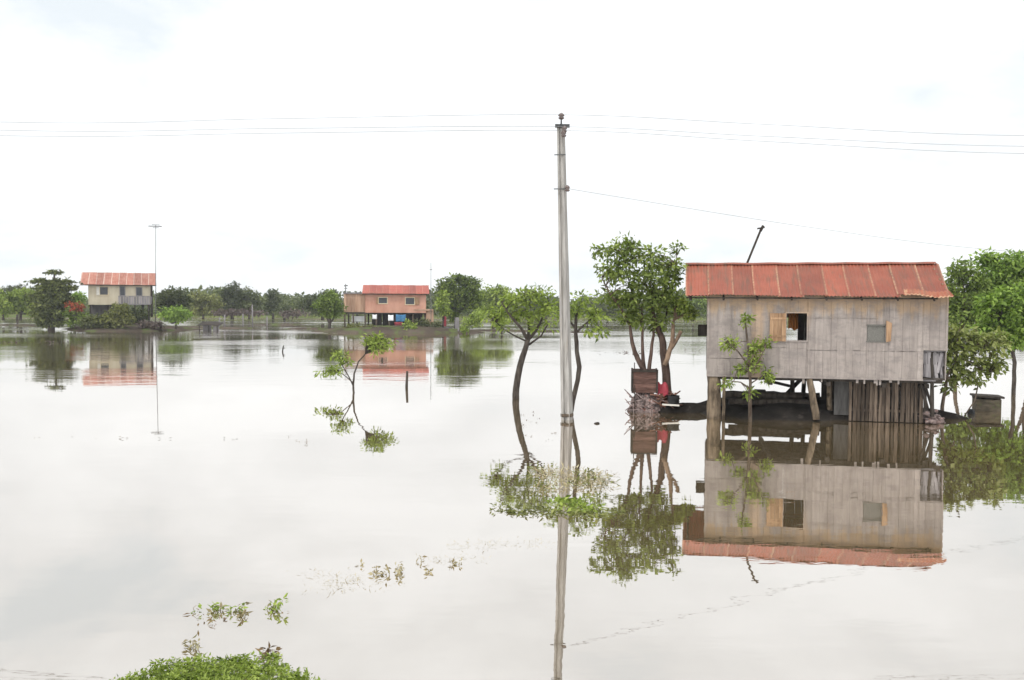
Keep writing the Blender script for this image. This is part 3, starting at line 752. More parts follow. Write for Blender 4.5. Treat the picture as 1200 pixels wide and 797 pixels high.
tree('lopped stump branch with bare pale wood and a light green shoot beside the big trunk', 'tree', (786, 474), 29.6,
     [[(779, 428, 3.0), (784, 412, 3.0), (788, 398, 2.6), (789, 376, 1.8)], [(785, 410, 2.6), (792, 400, 2.2), (798, 388, 2.2)]],
     [(800, 362, 12, 12), (792, 350, 8, 8), (808, 368, 9, 7)], .14, 'leaf_light', 'bark_cut', .22, 12, .7, 'pollard_tree', parts=('branch', 'crown'))
# sapling in front of the wall
tree('slender young tree with pale green leaves in front of the grey board wall', 'tree', (879, 493), 27.15,
     [[(879, 496, 2.4), (879, 470, 2.2), (879.5, 448, 1.8), (878, 425, 1.5), (876, 400, 1.2), (873, 376, .8)],
      [(879, 440, 1.0), (888, 425, .8, -.2), (897, 408, .5, -.3)], [(878, 430, 1.0), (865, 412, .8, -.2), (852, 400, .5, -.2)],
      [(879, 455, .9), (868, 448, .7), (852, 446, .5)], [(879, 450, .9), (890, 443, .6), (898, 437, .5)]],
     [(874, 375, 8, 8), (857, 402, 14, 9), (884, 412, 9, 14), (896, 402, 8, 8), (869, 432, 10, 7), (897, 440, 9, 10), (851, 449, 9, 6), (879, 461, 7, 5), (884, 428, 9, 8)],
     .13, 'leaf_light', 'bark', .19, 9, .55, 'sapling', aspect=.42)
# right hand side
tree('hanging bush with brownish leaf sprays at the right corner of the stilt house', 'bush', (1112, 487), 28.4,
     [[(1104, 488, 2.4), (1106, 465, 2), (1110, 440, 1.7), (1122, 420, 1.3), (1140, 405, .9)], [(1110, 440, 1.5), (1116, 450, 1.0), (1120, 462, .7)],
      [(1122, 420, 1.2), (1140, 425, .9), (1158, 440, .7)], [(1130, 488, .8), (1142, 470, .8), (1146, 452, .8), (1140, 436, .7)]],
     [(1112, 402, 12, 12), (1130, 412, 18, 14), (1150, 425, 18, 12), (1118, 430, 15, 14), (1146, 442, 10, 10), (1112, 452, 7, 8), (1167, 428, 12, 11), (1105, 420, 9, 14), (1120, 388, 15, 11), (1140, 395, 22, 11), (1160, 408, 18, 12), (1128, 440, 14, 10), (1170, 395, 14, 9)],
     .17, 'leaf_bush', 'bark', .28, 11, .62, 'bush')
tree('small tree with thin bending trunk standing in water right of the low tank', 'tree', (1188, 462), 36,
     [[(1187.5, 466, 2.4), (1188.5, 445, 2.4), (1189, 425, 2.3), (1186, 408, 2.2), (1180, 395, 1.9), (1172, 380, 1.4)], [(1187, 412, 1.4), (1194, 402, 1.1), (1202, 392, .8)], [(1180, 395, 1.2), (1186, 378, .9), (1192, 362, .7)]],
     [(1178, 368, 28, 22), (1202, 382, 24, 20), (1158, 358, 17, 15), (1190, 350, 24, 18), (1214, 362, 18, 24), (1172, 390, 22, 14), (1190, 402, 14, 9), (1158, 384, 14, 12)],
     .19, 'leaf_fresh', 'bark_dark', .28, 14, .6, 'flooded_tree')
tree('tall bright green tree behind the house, cut by the right edge of the photo', 'tree', (1180, 436), 48,
     [[(1208, 438, 3), (1206, 410, 2.6), (1200, 380, 2.2), (1186, 345, 1.8), (1172, 318, 1.2)], [(1202, 385, 1.8), (1206, 350, 1.4), (1204, 315, 1.0)]],
     [(1172, 312, 28, 18), (1198, 318, 26, 26), (1160, 332, 22, 17), (1185, 345, 32, 24), (1215, 330, 22, 30), (1155, 303, 14, 8), (1170, 365, 24, 16)],
     .24, 'leaf_fresh', 'bark', .40, 15, .62, 'large_tree')
tree('airy green tree just right of the red roof end, gaps of sky in its crown', 'tree', (1135, 436), 47,
     [[(1118, 438, 2.4), (1121, 405, 2.2), (1128, 375, 1.8), (1130, 345, 1.6), (1126, 322, 1.0)], [(1133, 372, 1.5), (1142, 345, 1.1), (1148, 325, .7)]],
     [(1127, 318, 19, 15), (1144, 330, 17, 16), (1118, 340, 15, 13), (1134, 350, 22, 14), (1122, 372, 18, 14), (1112, 355, 10, 11), (1140, 372, 18, 14)],
     .22, 'leaf_mid', 'bark', .34, 13, .55, 'large_tree')
# leaning young tree out in the water
tree('bent little tree leaning over open water left of the pole, leaves at its tips', 'tree', (414.5, 461), 35.2,
     [[(415, 464, 1.3), (414, 450, 1.2), (415, 438, 1.0), (420, 424, .8), (428, 415, .6)],
      [(414, 452, .9), (408, 440, .7), (401, 428, .55)], [(413, 448, .7), (405, 441, .55), (398, 436, .4)]],
     [(444, 404, 19, 11), (434, 400, 9, 7), (400, 417, 13, 5), (405, 424, 11, 4), (387, 436, 13, 6), (396, 434, 9, 4), (440, 396, 12, 5)],
     .15, 'leaf_light', 'bark_dark', .24, 9, .75, 'sapling', twigs=True, aspect=.36, parts=('trunk', 'crown'))
for (label, px, y0, y1, r, tilt) in (('bare dark stake standing in open water right of the bent sapling', 477, 453.5, 435, 1.7, .3),
                                     ('short dark stake close to the crown of the bent sapling', 448, 423, 419, 1.2, 0),
                                     ('thin twig with fork standing far out on the water', 331.5, 412, 405, .9, 1.0)):
    g = G(px, y0); mb = MB(); d = g.y; mb.tube([P(px - .6, y0 + 2, d), P(px, (y0 + y1) / 2, d), P(px + tilt, y1, d)], [r / ppm(d), r / ppm(d) * .9, r / ppm(d) * .8], 7, .5, True, .1)
    if px < 400: mb.tube([P(px, 409, d), P(px + 2.5, 407.5, d)], .4 / ppm(d), 5, .5)
    tag(mb.build('stake', 'bark_dark'), label, 'stake')

# ------------------------------------------------------------------ heap, crate, cloth and tub beside the big tree
hz = P(757, 478, 29.6); hz.z = 0
heap = MB()
for i in range(420):
    a = random.uniform(0, 6.283); q = random.random() ** .6; x = .52 * q * math.cos(a); y = .40 * q * math.sin(a); h = .57 * (1 - q ** 6)
    z = random.uniform(-.05, max(h, .02))
    r = random.uniform(.035, .085); rot = Euler((random.uniform(0, 3), random.uniform(0, 3), random.uniform(0, 3))).to_matrix()
    c = hz + Vector((x, y, z)); heap.box(c - Vector((r * 1.4, r * .8, r * .6)), c + Vector((r * 1.4, r * .8, r * .6)), None, rot)
for i in range(26):
    c = hz + Vector((random.uniform(-.48, .5), random.uniform(-.42, -.1), random.uniform(.05, .5))); e = Vector((random.uniform(-.35, .35), random.uniform(-.1, .1), random.uniform(-.35, .35)))
    heap.tube([c - e, c + e], .016, 5)
heap.blob(hz + Vector((0, .05, .08)), (.34, .26, .36), 12, 7, .1, .1)
tag(heap.build('rubble_heap', 'rubble'), 'pinkish grey heap of broken bricks and sticks under the crate', 'rubble')
crz = P(755, 459.5, 29.6)
crate = thing('wooden_crate', 'dark reddish brown wooden crate standing on the rubble heap by the big tree', 'crate', crz, R(-6))
cr = MB(); cw, cd, ch = .38, .28, .76
for s in (-1, 1):
    for i in range(5):
        z = i * ch / 5 + .004; cr.box((-cw, s * cd - .012, z), (cw, s * cd + .012, z + ch / 5 - .008)); cr.box((s * cw - .012, -cd + .014, z), (s * cw + .012, cd - .014, z + ch / 5 - .008))
cr.build('side_boards', 'crate', crate)
cf = MB()
for sx_ in (-1, 1):
    for sy in (-1, 1):
        cf = MB(); cf.box((sx_ * (cw + .02) - .03, sy * (cd + .025) - .012, -.01), (sx_ * (cw + .02) + .03, sy * (cd + .025) + .012, ch + .015), .2); cf.build('corner_post', 'dark_wood', crate)
cf = MB(); cf.box((-cw - .05, -cd - .055, ch - .07), (cw + .05, -cd - .040, ch + .012), .15)
cf.build('rim', 'dark_wood', crate)
cb = MB(); cb.box((-cw + .02, -cd + .015, .01), (cw - .02, cd - .015, .03), .3); cb.build('bottom', 'crate', crate)
sk = MB(); sk.tube([P(744, 479, 29.2), P(743.5, 425, 29.5)], .016, 6, .3)
tag(sk.build('stick', 'bark_dark'), 'thin upright stick against the left side of the crate', 'stick')
cl = MB(); cc = P(776, 456, 29.35)
cl.grid(lambda u, v: cc + Vector(((u - .5) * .36, .10 * math.sin(u * 6) - .12 * v, .20 - .40 * v + .05 * math.sin(u * 11 + v * 5) - .12 * (u - .5) ** 2)), 18, 12, .5)
clo = cl.build('red_cloth', 'red_cloth'); sm = clo.modifiers.new('thickness', 'SOLIDIFY'); sm.thickness = .015
tag(clo, 'crumpled red cloth hanging on the heap at the foot of the big tree', 'cloth')
br = MB()
for i in range(60):
    c = P(random.uniform(768, 792), random.uniform(462, 475), 29.5 + random.uniform(-.3, .2)); c.z = max(c.z, .02); e = Vector((random.uniform(-.3, .3), random.uniform(-.15, .15), random.uniform(-.14, .14)))
    br.tube([c - e, c + e], random.uniform(.012, .03), 5)
tag(br.build('brushwood_pile', 'bark_red'), 'pile of reddish brushwood between the rubble heap and mud bank', 'brushwood')
ty = P(789, 468.5, 29.2)
tb = MB(); tb.tube([ty + Vector((0, 0, z)) for z in (-.13, -.11, .10, .14, .14, .11)], [.17, .19, .20, .205, .17, .165], 16, .5)
tag(tb.build('black_tub', 'black'), 'small round black tub lying beside the big tree trunk', 'tub')
pl = MB(); c = P(786, 474.5, 28.9); pl.box(c - Vector((.27, .06, .025)), c + Vector((.27, .06, .02)), .6, Matrix.Rotation(R(3), 3, 'Y'))
tag(pl.build('plank', 'white_wood'), 'short pale plank lying in front of the black tub', 'plank')

# low tank at the right
tz = P(1156, 478.5, 30.4); tz.z = 0
tank = thing('low_tank', 'dark stained square tank with a slab lid standing in the water at right', 'tank', tz, R(-14))
t = MB(); t.grid(lambda u, v: (.40 * math.cos(u * 6.283 + .78) * (1 / max(abs(math.cos(u * 6.283 + .78)), abs(math.sin(u * 6.283 + .78)))) ** .85, .34 * math.sin(u * 6.283 + .78) * (1 / max(abs(math.cos(u * 6.283 + .78)), abs(math.sin(u * 6.283 + .78)))) ** .85, -.15 + .55 * v), 64, 8, .4, False)
MAT['tank'] = M('tank', (.05, .042, .03), (.11, .09, .065), (1, 1, 2.5), 4, .9, .5, 0, stain=((.08, .09, .035), 3, .56))
t.build('body', 'tank', tank)
t = MB(); t.box((-.44, -.40, .455), (.45, .40, .52), .4, Matrix.Rotation(R(2.0), 3, 'Y')); t.build('lid', 'dark_wood', tank)
for xa, xb in ((-.39, -.30), (.22, .36)):
    t = MB(); t.box((xa, -.3, .40), (xb, .3, .46), .3); t.build('bearer', 'dark_wood', tank)
c = G(1138, 485); t = MB(); t.tube([c + Vector((0, 0, z)) for z in (-.08, -.02, .10, .16)], [.09, .115, .11, .05], 12, .5)
tag(t.build('float', 'black'), 'small black can floating left of the low tank', 'can')
# dark speck floating left of the heap
c = G(700, 496.5); t = MB(); t.blob(c, (.09, .05, .045), 8, 5, .2)
tag(t.build('floating_log', 'bark_dark'), 'little dark lump of driftwood floating left of the rubble heap', 'driftwood')

# ------------------------------------------------------------------ floating weed
def weed(label, ells, n, size, mat, name='floating_weed', per=6, clump=.10, z=.015, flat=.12, stuff=True, up=.85, aspect=.35):
    cen = []
    tot = sum(e[2] * e[3] for e in ells)
    for (px, py, rx, ry) in ells:
        m = max(2, int(n * rx * ry / tot))
        a = rng.uniform(0, 2 * math.pi, m); q = rng.random(m) ** .6
        for i in range(m):
            g = G(px + rx * q[i] * math.cos(a[i]), py + ry * q[i] * math.sin(a[i])); cen.append((g.x, g.y, z))
    o = leaf_mesh(name, np.array(cen), clump, per, size, mat, None, (0, 0, 0), flat, -.05, aspect, up)
    tag(o, label, 'weed')
    if stuff: o['kind'] = 'stuff'
    return o
weed('bright green leafy weed floating beside the pole reflection', [(668, 592, 26, 8), (655, 588, 12, 5), (690, 597, 18, 5)], 75, .08, 'leaf_light', per=5, clump=.12, flat=.18, up=.5, aspect=.55)
weed('straw coloured floating weed mat around the foot of the pole reflection', [(670, 560, 40, 12), (700, 565, 18, 12), (640, 552, 18, 5), (660, 574, 40, 4)], 260, .13, 'straw', per=5, clump=.22, z=.008, aspect=.14)
weed('olive floating weed among the straw mat', [(690, 562, 24, 10), (640, 600, 60, 5), (700, 603, 40, 3), (600, 596, 30, 6)], 130, .09, 'leaf_olive', per=6, clump=.18, z=.008, aspect=.4)
weed('long thin line of drifting straw across the middle of the water', [(600, 637, 55, 2.5), (555, 640, 40, 2), (530, 655, 40, 2.5), (400, 678, 30, 2.5), (430, 684, 40, 3), (385, 688, 30, 2), (370, 672, 22, 1.5)], 170, .06, 'straw', per=4, clump=.25, z=.006, aspect=.10)
weed('scattered dark crumbs of drifting weed on the open water', [(725, 487, 30, 3), (735, 413, 30, 1.0), (350, 515, 110, 5), (120, 515, 100, 5), (290, 716, 40, 4), (250, 725, 60, 10), (700, 560, 30, 10), (620, 500, 30, 30)], 40, .07, 'dead_leaf', per=3, clump=.12, aspect=.3)
weed('thin lines of far floating weed on the bright water', [(735, 413.5, 42, .5), (800, 411.5, 22, .4), (650, 390.5, 60, .4), (330, 396, 40, .5), (60, 402, 70, .5)], 60, .3, 'leaf_purple', per=4, clump=.5, aspect=.25)
def clumpweed(label, px, py, h, n, mats, sp=.22):
    g = G(px, py); root = thing('weed_clump', label, 'weed', g)
    cen = []
    for i in range(n):
        st = MB(); a = Vector((random.gauss(0, sp), random.gauss(0, sp * .5), -.03)); l = h * random.uniform(.25, .65)
        e = a + Vector((random.gauss(0, .35) * l, random.gauss(0, .2) * l, l)); st.tube([a, a.lerp(e, .5) + Vector((random.gauss(0, .02), 0, .02)), e], [.004, .0035, .002], 4); st.build('stem', mats[1], root)
        cen.append(tuple(e)); cen.append(tuple(a.lerp(e, random.uniform(.3, .8))))
    leaf_mesh('leaves', np.array(cen), .04, 5, .06, mats[0], root, (0, 0, 0), .6, .2, .4)
    return root
clumpweed('pale twiggy weed clump with a stalk poking up, right of the grass bank', 453, 672, .24, 7, ('straw', 'straw'), .14)
clumpweed('green and grey weed tuft at the left end of the drifting row', 256, 718, .20, 8, ('leaf_light', 'straw'), .12)
clumpweed('thin brown straggling weeds in the middle of the drifting row', 285, 717, .14, 8, ('leaf_dry', 'straw'), .2)
clumpweed('upright weed tuft with a tall stalk at the right end of the drifting row', 325, 716, .24, 6, ('leaf_light', 'straw'), .10)
clumpweed('low faint weed spray beyond the pale twiggy clump', 487, 664, .16, 8, ('straw', 'straw'), .28)
clumpweed('brown dead leafy sprig standing just above the grass bank', 311, 768, .17, 6, ('dead_leaf', 'straw'), .05)
clumpweed('single slim brown seed head in the water above the grass bank', 227, 760, .17, 4, ('leaf_dry', 'straw'), .015)

# near bank with low creeping plants
gc = G(242, 818); bank('grass_bank', (gc.x, gc.y - 1.1, 0), 1.35, 2.1, .05, 'mud', 0, .5, .15, .1)
cen = []
while len(cen) < 1900:
    x = rng.uniform(-1.3, 1.3); y = rng.uniform(-3.0, 1.0)
    w = 1 + .05 * math.sin(x * 7) + .04 * math.sin(x * 17 + 1) + .05 * math.sin(y * 9)
    if abs(x / 1.12) ** 3 + abs((y + 1.1) / 1.92) ** 3 < w * rng.uniform(.8, 1.05): cen.append((gc.x + x, gc.y + y, .025 + rng.random() * .03))
o = leaf_mesh('grass', np.array(cen), .07, 20, .04, 'leaf_light', None, (0, 0, 0), .3, -.1, .45, .55)
tag(o, 'low bright green creeping plants covering the near bank', 'grass'); o['kind'] = 'stuff'
tg = []
for (px, py) in ((272, 776), (305, 777), (215, 774), (283, 777), (330, 784), (195, 779)):
    g = G(px, py); tg.append((g.x, g.y, .10))
clumpweed('small dark weed rising from the edge of the grass bank', 274, 778, .14, 7, ('leaf_dark', 'bark'), .05)

# ------------------------------------------------------------------ far houses
def far_house(label, px0, px1, base_y, d, floor_y, eave_y, ridge_y, depth, rpx0, rpx1, wallmat_, roofm, rz=0.0):
    k = ppm(d); o = P(px0, base_y, d); o.z = 0
    root = thing('stilt_house', label, 'house', o, rz); k = k / math.cos(rz)
    w = (px1 - px0) / k
    zf, ze, zr = (P(px0, y, d).z for y in (floor_y, eave_y, ridge_y))
    X = lambda px: (px - px0) / k
    Z = lambda py: P((px0 + px1) / 2, py, d).z
    wl = MB()
    wl.box((0, 0, zf), (w, depth, ze + .15), .5)
    for s in (0.0, w):                                       # gable
        b = len(wl.v); wl.v += [Vector((s, 0, ze)), Vector((s, depth, ze)), Vector((s, depth / 2, zr - .1))]; wl.face([b, b + 1, b + 2], .5)
    wo_ = wl.build('wall', wallmat_, root)
    r = MB(); xa, xb = X(rpx0), X(rpx1); n = max(6, int((xb - xa) / .8))
    zr2 = zr + .0; ry = depth / 2
    for fr in (1, -1):
        for i in range(n):
            lv = random.random(); a = xa + (xb - xa) * i / n; b = xa + (xb - xa) * (i + 1) / n + .03; lf = .02 * (i % 2)
            ye = -.45 if fr == 1 else depth + .45
            def fn(u, v): return (a + (b - a) * u, ry + (ye - ry) * v, zr2 + (ze - .05 - zr2) * v + lf + .02 * math.cos(u * (b - a) * 2 * math.pi / .2))
            r.grid(fn, 16, 3, lv, True, lambda u, v: 1.0 if u < .13 else 0.0)
    ro = r.build('roof', roofm, root)
    e = MB(); e.box((xa, -.47, ze - .17), (xb, -.43, ze - .07), .3); e.build('fascia', 'dark_wood', ro)
    return root, X, Z, k, w, zf, ze, zr
def far_window(root, X, Z, x0, x1, y0, y1, frame='frame_pale', shutter=None):
    a, b, z1, z0 = X(x0), X(x1), Z(y0), Z(y1); q = .09
    f = MB(); f.box((a - q, -.06, z0 - q), (b + q, -.01, z0), .5); f.box((a - q, -.06, z1), (b + q, -.01, z1 + q), .5); f.box((a - q, -.06, z0), (a, -.01, z1), .5); f.box((b, -.06, z0), (b + q, -.01, z1), .5)
    wo2 = f.build('window', frame, root)
    p = MB(); p.box((a, -.028, z0), (b, -.012, z1), .5); p.build('pane', 'win_dark', wo2)
    if shutter:
        s = MB(); s.box((X(shutter[0]), -.09, z0 - .05), (X(shutter[1]), -.066, z1 + .05), .5); s.build('shutter', shutter[2], root)
def stilt(root, x, y, zt, r=.10, mat='dark_wood'):
    mb = MB(); mb.tube([(x, y, -.3), (x, y, zt)], r, 7, .4); return mb.build('stilt', mat, root)

# --- cream house, far left
bank('mud_bank', P(150, 385, 108), 8.8, 5.6, .6, 'mud_far', 0, .3, .3, .12)
hc, X, Z, k, w, zf, ze, zr = far_house('cream painted stilt house with rusty roof at far left', 104, 175.5, 386.5, 108, 357, 333, 318.5, 5.0, 95, 182.5, 'cream', 'roof_rust', R(21))
far_window(hc, X, Z, 117.5, 126.5, 336.5, 345.5, 'frame_pale', (113.5, 116.8, 'white_wood'))
far_window(hc, X, Z, 141, 146, 336, 346, 'far_grey'); far_window(hc, X, Z, 160, 166, 337, 346, 'far_grey')
b = MB(); a0, a1 = X(139), X(176); b.box((a0, -1.1, zf), (a1, -.02, zf + .12), .4)
bo = b.build('balcony', 'far_grey', hc)
b = MB(); zt = Z(347)
x = a0
while x < a1 - .05: b.box((x, -1.1, zf + .12), (x + .26, -1.07, zt - random.uniform(0, .1))); x += .29
b.box((a0, -1.13, zt - .05), (a1, -1.05, zt + .04), .4); b.build('railing', 'far_grey', bo)
for x in (.2, 2.2, 4.2, 6.0, w - .15):
    for y in (.3, 4.6): stilt(hc, x, y, zf)
for x in (X(140), X(158), X(174)): stilt(hc, x, -1.0, zf, .08)
b = MB(); b.box((.1, 2.6, .1), (w * .62, 2.7, zf - .05), .3); b.build('lower_wall', 'far_grey', hc)
b = MB(); b.box((X(176.3), -.3, zf - 1.5), (X(179), .5, ze), .3); b.build('drain_board', 'dark_wood', hc)

# --- salmon house, middle
bank('mud_bank', P(456, 387.5, 105.5), 10.8, 4.6, .70, 'mud_far', 0, 1.7, .3, .12)
hs, X, Z, k, w, zf, ze, zr = far_house('salmon pink stilt house with red roof and two dark windows', 428, 499.5, 388, 108, 366.5, 343.5, 333.5, 5.5, 424.5, 503, 'salmon', 'roof_far', R(7))
far_window(hs, X, Z, 444, 453.5, 349, 355.5, 'frame_pale', (441, 443.3, 'shutter'))
far_window(hs, X, Z, 475.5, 485.5, 349, 356.5, 'frame_pale', (486.5, 491.5, 'shutter'))
b = MB(); b.box((X(403), .3, Z(366)), (X(427.7), 5.2, Z(344.5)), .6)
for i in range(9): b.box((X(403) + i * .28, .27, Z(365)), (X(403) + i * .28 + .25, .295, Z(345.5)))
an = b.build('annex', 'tan_board', hs)
b = MB(); b.box((X(402), .1, Z(344.6)), (X(428), 5.4, Z(342.9)), .4); b.build('annex_roof', 'far_grey', an)
b = MB(); b.box((X(402.5), .2, Z(368)), (X(499.5), .35, Z(366.2)), .3); b.build('floor_beam', 'dark_wood', hs)
for px in (404, 414, 428, 441, 456, 470, 484, 498):
    stilt(hs, X(px), .35, zf, .10, 'bark'); stilt(hs, X(px) + .2, 5.0, zf)
b = MB(); b.box((X(485), -.05, Z(364)), (X(508), .9, Z(362.3)), .4); b.box((X(499.6), .2, Z(382)), (X(508.5), 1.6, Z(364)), .5)
b.build('porch', 'tan_board', hs)
b = MB(); b.box((X(435), 2.4, .2), (X(447), 2.5, Z(367)), .3); b.box((X(447.5), 3.0, .2), (X(496), 3.1, Z(367)), .3); b.build('lower_wall', 'dark_wood', hs)
def hang(label, px0, px1, py0, py1, mat, d, name='hanging_cloth', cat='laundry'):
    mb = MB(); a, bq = P(px0, py0, d), P(px1, py1, d)
    ph = random.random() * 6
    mb.grid(lambda u, v: (a.x + (bq.x - a.x) * u, d + .06 * math.sin(u * 9 + ph) * (.3 + v), a.z + (bq.z - a.z) * v - .05 * math.sin(u * 3.1) * (1 - v)), 12, 6, .5)
    o = mb.build(name, mat); m_ = o.modifiers.new('thickness', 'SOLIDIFY'); m_.thickness = .02
    tag(o, label, cat)
D_ = 107.4
hang('small white cloth hanging leftmost under the salmon house', 436.5, 441.5, 368.5, 374, 'cloth_white', D_)
hang('wider white cloth hanging left of the blue garment under the salmon house', 455, 461, 369, 376, 'cloth_white', D_)
hang('bright blue garment hanging under the middle of the salmon house', 464, 475.5, 368.5, 377, 'cloth_blue', D_)
hang('pale sheet hanging on a slant below the board annex', 412, 427, 370, 377, 'cloth_white', D_ + 1.5)
mb = MB(); c = P(467, 380, 106.5); mb.tube([c + Vector((0, 0, z)) for z in (-.25, -.2, .1, .22)], [.35, .42, .5, .52], 12, .5)
tag(mb.build('basin', 'red_cloth'), 'red plastic basin on the bank below the blue garment', 'basin')
mb = MB(); c = P(521, 375, 107); mb.box(c - Vector((.22, .15, .75)), c + Vector((.2, .15, .72)), .5)
mb.box(c + Vector((-.26, -.19, .72)), c + Vector((.24, .19, .80)), .3)
tag(mb.build('door_panel', 'red_cloth'), 'narrow red panel standing at right end of the salmon house', 'panel')
mb = MB(); mb.box(P(513, 386, 107) - Vector((0, .1, 0)), P(530, 383, 107), .5); mb.box(P(533, 387, 106.5) - Vector((0, .1, 0)), P(538, 372, 106.5), .5)
tag(mb.build('board_stack', 'far_grey'), 'grey boards leaning near the red panel', 'boards')
# masts
def mast(label, px, y0, y1, d, r, bars=()):
    mb = MB(); mb.tube([P(px, y0, d), P(px, y1, d)], [r, r * .7], 6, .5)
    for (xa, xb, ya, yb, rr) in bars: mb.tube([P(xa, ya, d), P(xb, yb, d)], rr, 5, .5)
    tag(mb.build('antenna_mast', 'pole_grey'), label, 'antenna', 'antenna masts by the far houses')
mast('tall thin antenna mast with a flat top beside the cream house', 182.5, 386, 263.5, 107.5, .045, ((174, 189.5, 265, 265.4, .06), (178, 187, 263.4, 263.6, .035), (179, 186, 267, 267, .035)))
mast('slim grey mast rising at the right end of the salmon house', 505, 386, 308, 107.5, .045, ((503.5, 506.5, 316, 316, .04),))
mast('short antenna above the annex of the salmon house', 405, 346, 332.5, 109, .07, ((403, 407.5, 335, 334.6, .08), (403.6, 407, 338, 338, .05)))
# posts in the shallows
for i, (px, y0, y1) in enumerate(((263, 384, 369), (296, 382, 357), (313, 383, 371), (285, 382, 368), (257, 383, 372), (537, 390, 384), (590, 389, 385))):
    d = G(px, y0).y; mb = MB(); mb.tube([P(px, y0 + .8, d), P(px + random.uniform(-.5, .5), y1, d)], .09, 6, .5, True, .1)
    names = ['stout leaning post, second from left of the far row in the shallows', 'tallest thin post of the far row in the shallows', 'rightmost post of the far row before the open channel', 'middle post of the far row in the shallows', 'leftmost post of the far row in the shallows', 'short stub of a post off the bank right of the salmon house', 'short stub of a post near the small tree right of the salmon house']
    tag(mb.build('mooring_post', 'far_grey'), names[i], 'post', 'posts in the far shallows')
# dark lean-to shed at the water's edge
so_ = P(247, 384, 106); so_.z = 0
shed = thing('lean_to_shed', 'low dark lean-to shed at the water edge right of the cream house', 'shed', so_)
mb = MB(); mb.grid(lambda u, v: (-1.3 + 2.5 * u, -.9 + 1.9 * v, .75 + .35 * v - .35 * (u - .4) ** 2), 8, 4, .4)
ro_ = mb.build('roof', 'dark_wood', shed); m_ = ro_.modifiers.new('t', 'SOLIDIFY'); m_.thickness = .06
mb = MB()
for x in (-1.1, 0, 1.0): mb.tube([(x, -.7, -.2), (x, -.7, .75)], .05, 6, .5)
mb.build('post', 'dark_wood', shed)
mb = MB(); mb.box((-1.1, .5, .0), (-.1, .56, .9), .4); mb.box((.3, -.1, .0), (1.0, .0, .5), .6); mb.build('wall', 'far_grey', shed)

# thin mud bars and banks in the shallows
for (px, py, rx, ry, s) in ((25, 381.3, 5.2, 2.2, .2), (262, 384.6, 5.0, .9, 1.1), (215, 383.5, 6, 2.0, 2.0), (366, 385.5, 4.5, .7, .8), (585, 387.5, 9, 1.8, 2.6), (650, 389.5, 7, .9, 3.1), (320, 380.5, 5, .7, 1.9)):
    c = G(px, py); bank('mud_bar', c, rx, ry, .16, 'mud_far', 0, s, .2, .1, 48, 8)

# ------------------------------------------------------------------ far trees
DENS = 1.0
def ft(label, px, base, d, blobs, mat='leaf_mid', leaf=None, dens=.55, name='tree', cat='tree', trunk=True, group='trees and bushes along the far bank', bark='bark_dark', r=1.0, clump=None, per=13, limbs=None, flat=.6):
    dens = dens * 1.55; leaf = leaf or 3.2 / ppm(d); clump = clump or 4.2 / ppm(d)
    if limbs is None:
        top = min(blobs, key=lambda q: q[1]); limbs = []
        if trunk:
            limbs = [[(px, base + 1.5, r * 1.5), (px + random.uniform(-1, 1), (base + top[1]) / 2 + 4, r * 1.1), (top[0], top[1] + top[3] * .2, r * .4)]]
            for bl in blobs[:5]: limbs.append([(px, base - 6, r * .8), ((px + bl[0]) / 2, (base - 6 + bl[1]) / 2 + 3, r * .6), (bl[0], bl[1], r * .3)])
    z = .35 if d > 150 else .3
    return tree(label, cat, (px, base), d, limbs, blobs, leaf, mat, bark, clump, per, dens, name, group, z, False, flat)
# left group
ft('dark layered umbrella tree with a detached flat top tier, left of the cream house', 62, 385, 106, [(63.5, 319, 11, 2.4), (62, 330, 27, 4), (62, 337, 24, 6), (61, 346, 24, 9), (59, 357, 24, 11), (57, 368, 21, 11), (72, 350, 13, 7), (85, 337, 6, 3), (60, 378, 17, 6)], 'leaf_tier', dens=.5, r=2.2, clump=.30, leaf=.34,
   limbs=[[(60, 387, 4), (61, 360, 3), (63, 335, 1.6), (64, 317, .7)]], flat=.3)
ft('light green tree at the far left with sprawling branches', 24, 374, 130, [(25, 345, 18, 8), (12, 352, 12, 9), (36, 348, 12, 10), (24, 357, 18, 8), (42, 362, 9, 8)], 'leaf_light', r=1.2)
ft('light green bushy tree cut by the left photo edge', 4, 374, 128, [(4, 356, 11, 9), (-8, 350, 14, 14), (2, 364, 10, 6)], 'leaf_light')
ft('dark distant tree above the light ones at far left', 20, 374, 165, [(20, 339, 16, 5), (-2, 342, 14, 6), (36, 343, 10, 5), (8, 350, 20, 8)], 'leaf_fardark')
ft('bush with red flowers between the layered tree and the cream house', 90, 384, 105, [(88, 365, 12, 7), (96, 374, 10, 8), (86, 378, 8, 6)], 'leaf_mid', name='bush', cat='bush', trunk=False)
ft('spray of red blossom above the green bush beside the cream house', 88, 384, 104.6, [(92, 357.5, 6, 2.5), (82, 357, 5, 2.5), (90, 361, 9, 2.5)], 'leaf_red', name='flowering_bush', cat='bush', r=.6, dens=.5)
ft('bright green bush behind the left wall of the cream house', 92, 370, 122, [(92, 348, 11, 6), (90, 355, 9, 7)], 'leaf_fresh', name='bush', cat='bush')
ft('grey green shrub in front of the left stilts of the cream house', 112, 385, 104, [(112, 376, 11, 9), (103, 378, 8, 7), (122, 378, 9, 7)], 'leaf_grey', name='shrub', cat='shrub', trunk=False)
ft('broad olive shrub in front of the middle of the cream house', 134, 385, 104, [(133, 371, 14, 9), (142, 363, 10, 8), (127, 377, 13, 8), (148, 374, 9, 9)], 'leaf_olive', name='shrub', cat='shrub', trunk=False)
ft('dark shrub under the balcony of the cream house', 162, 384, 109, [(162, 370, 12, 9), (160, 378, 14, 6)], 'leaf_fardark', name='shrub', cat='shrub', trunk=False)
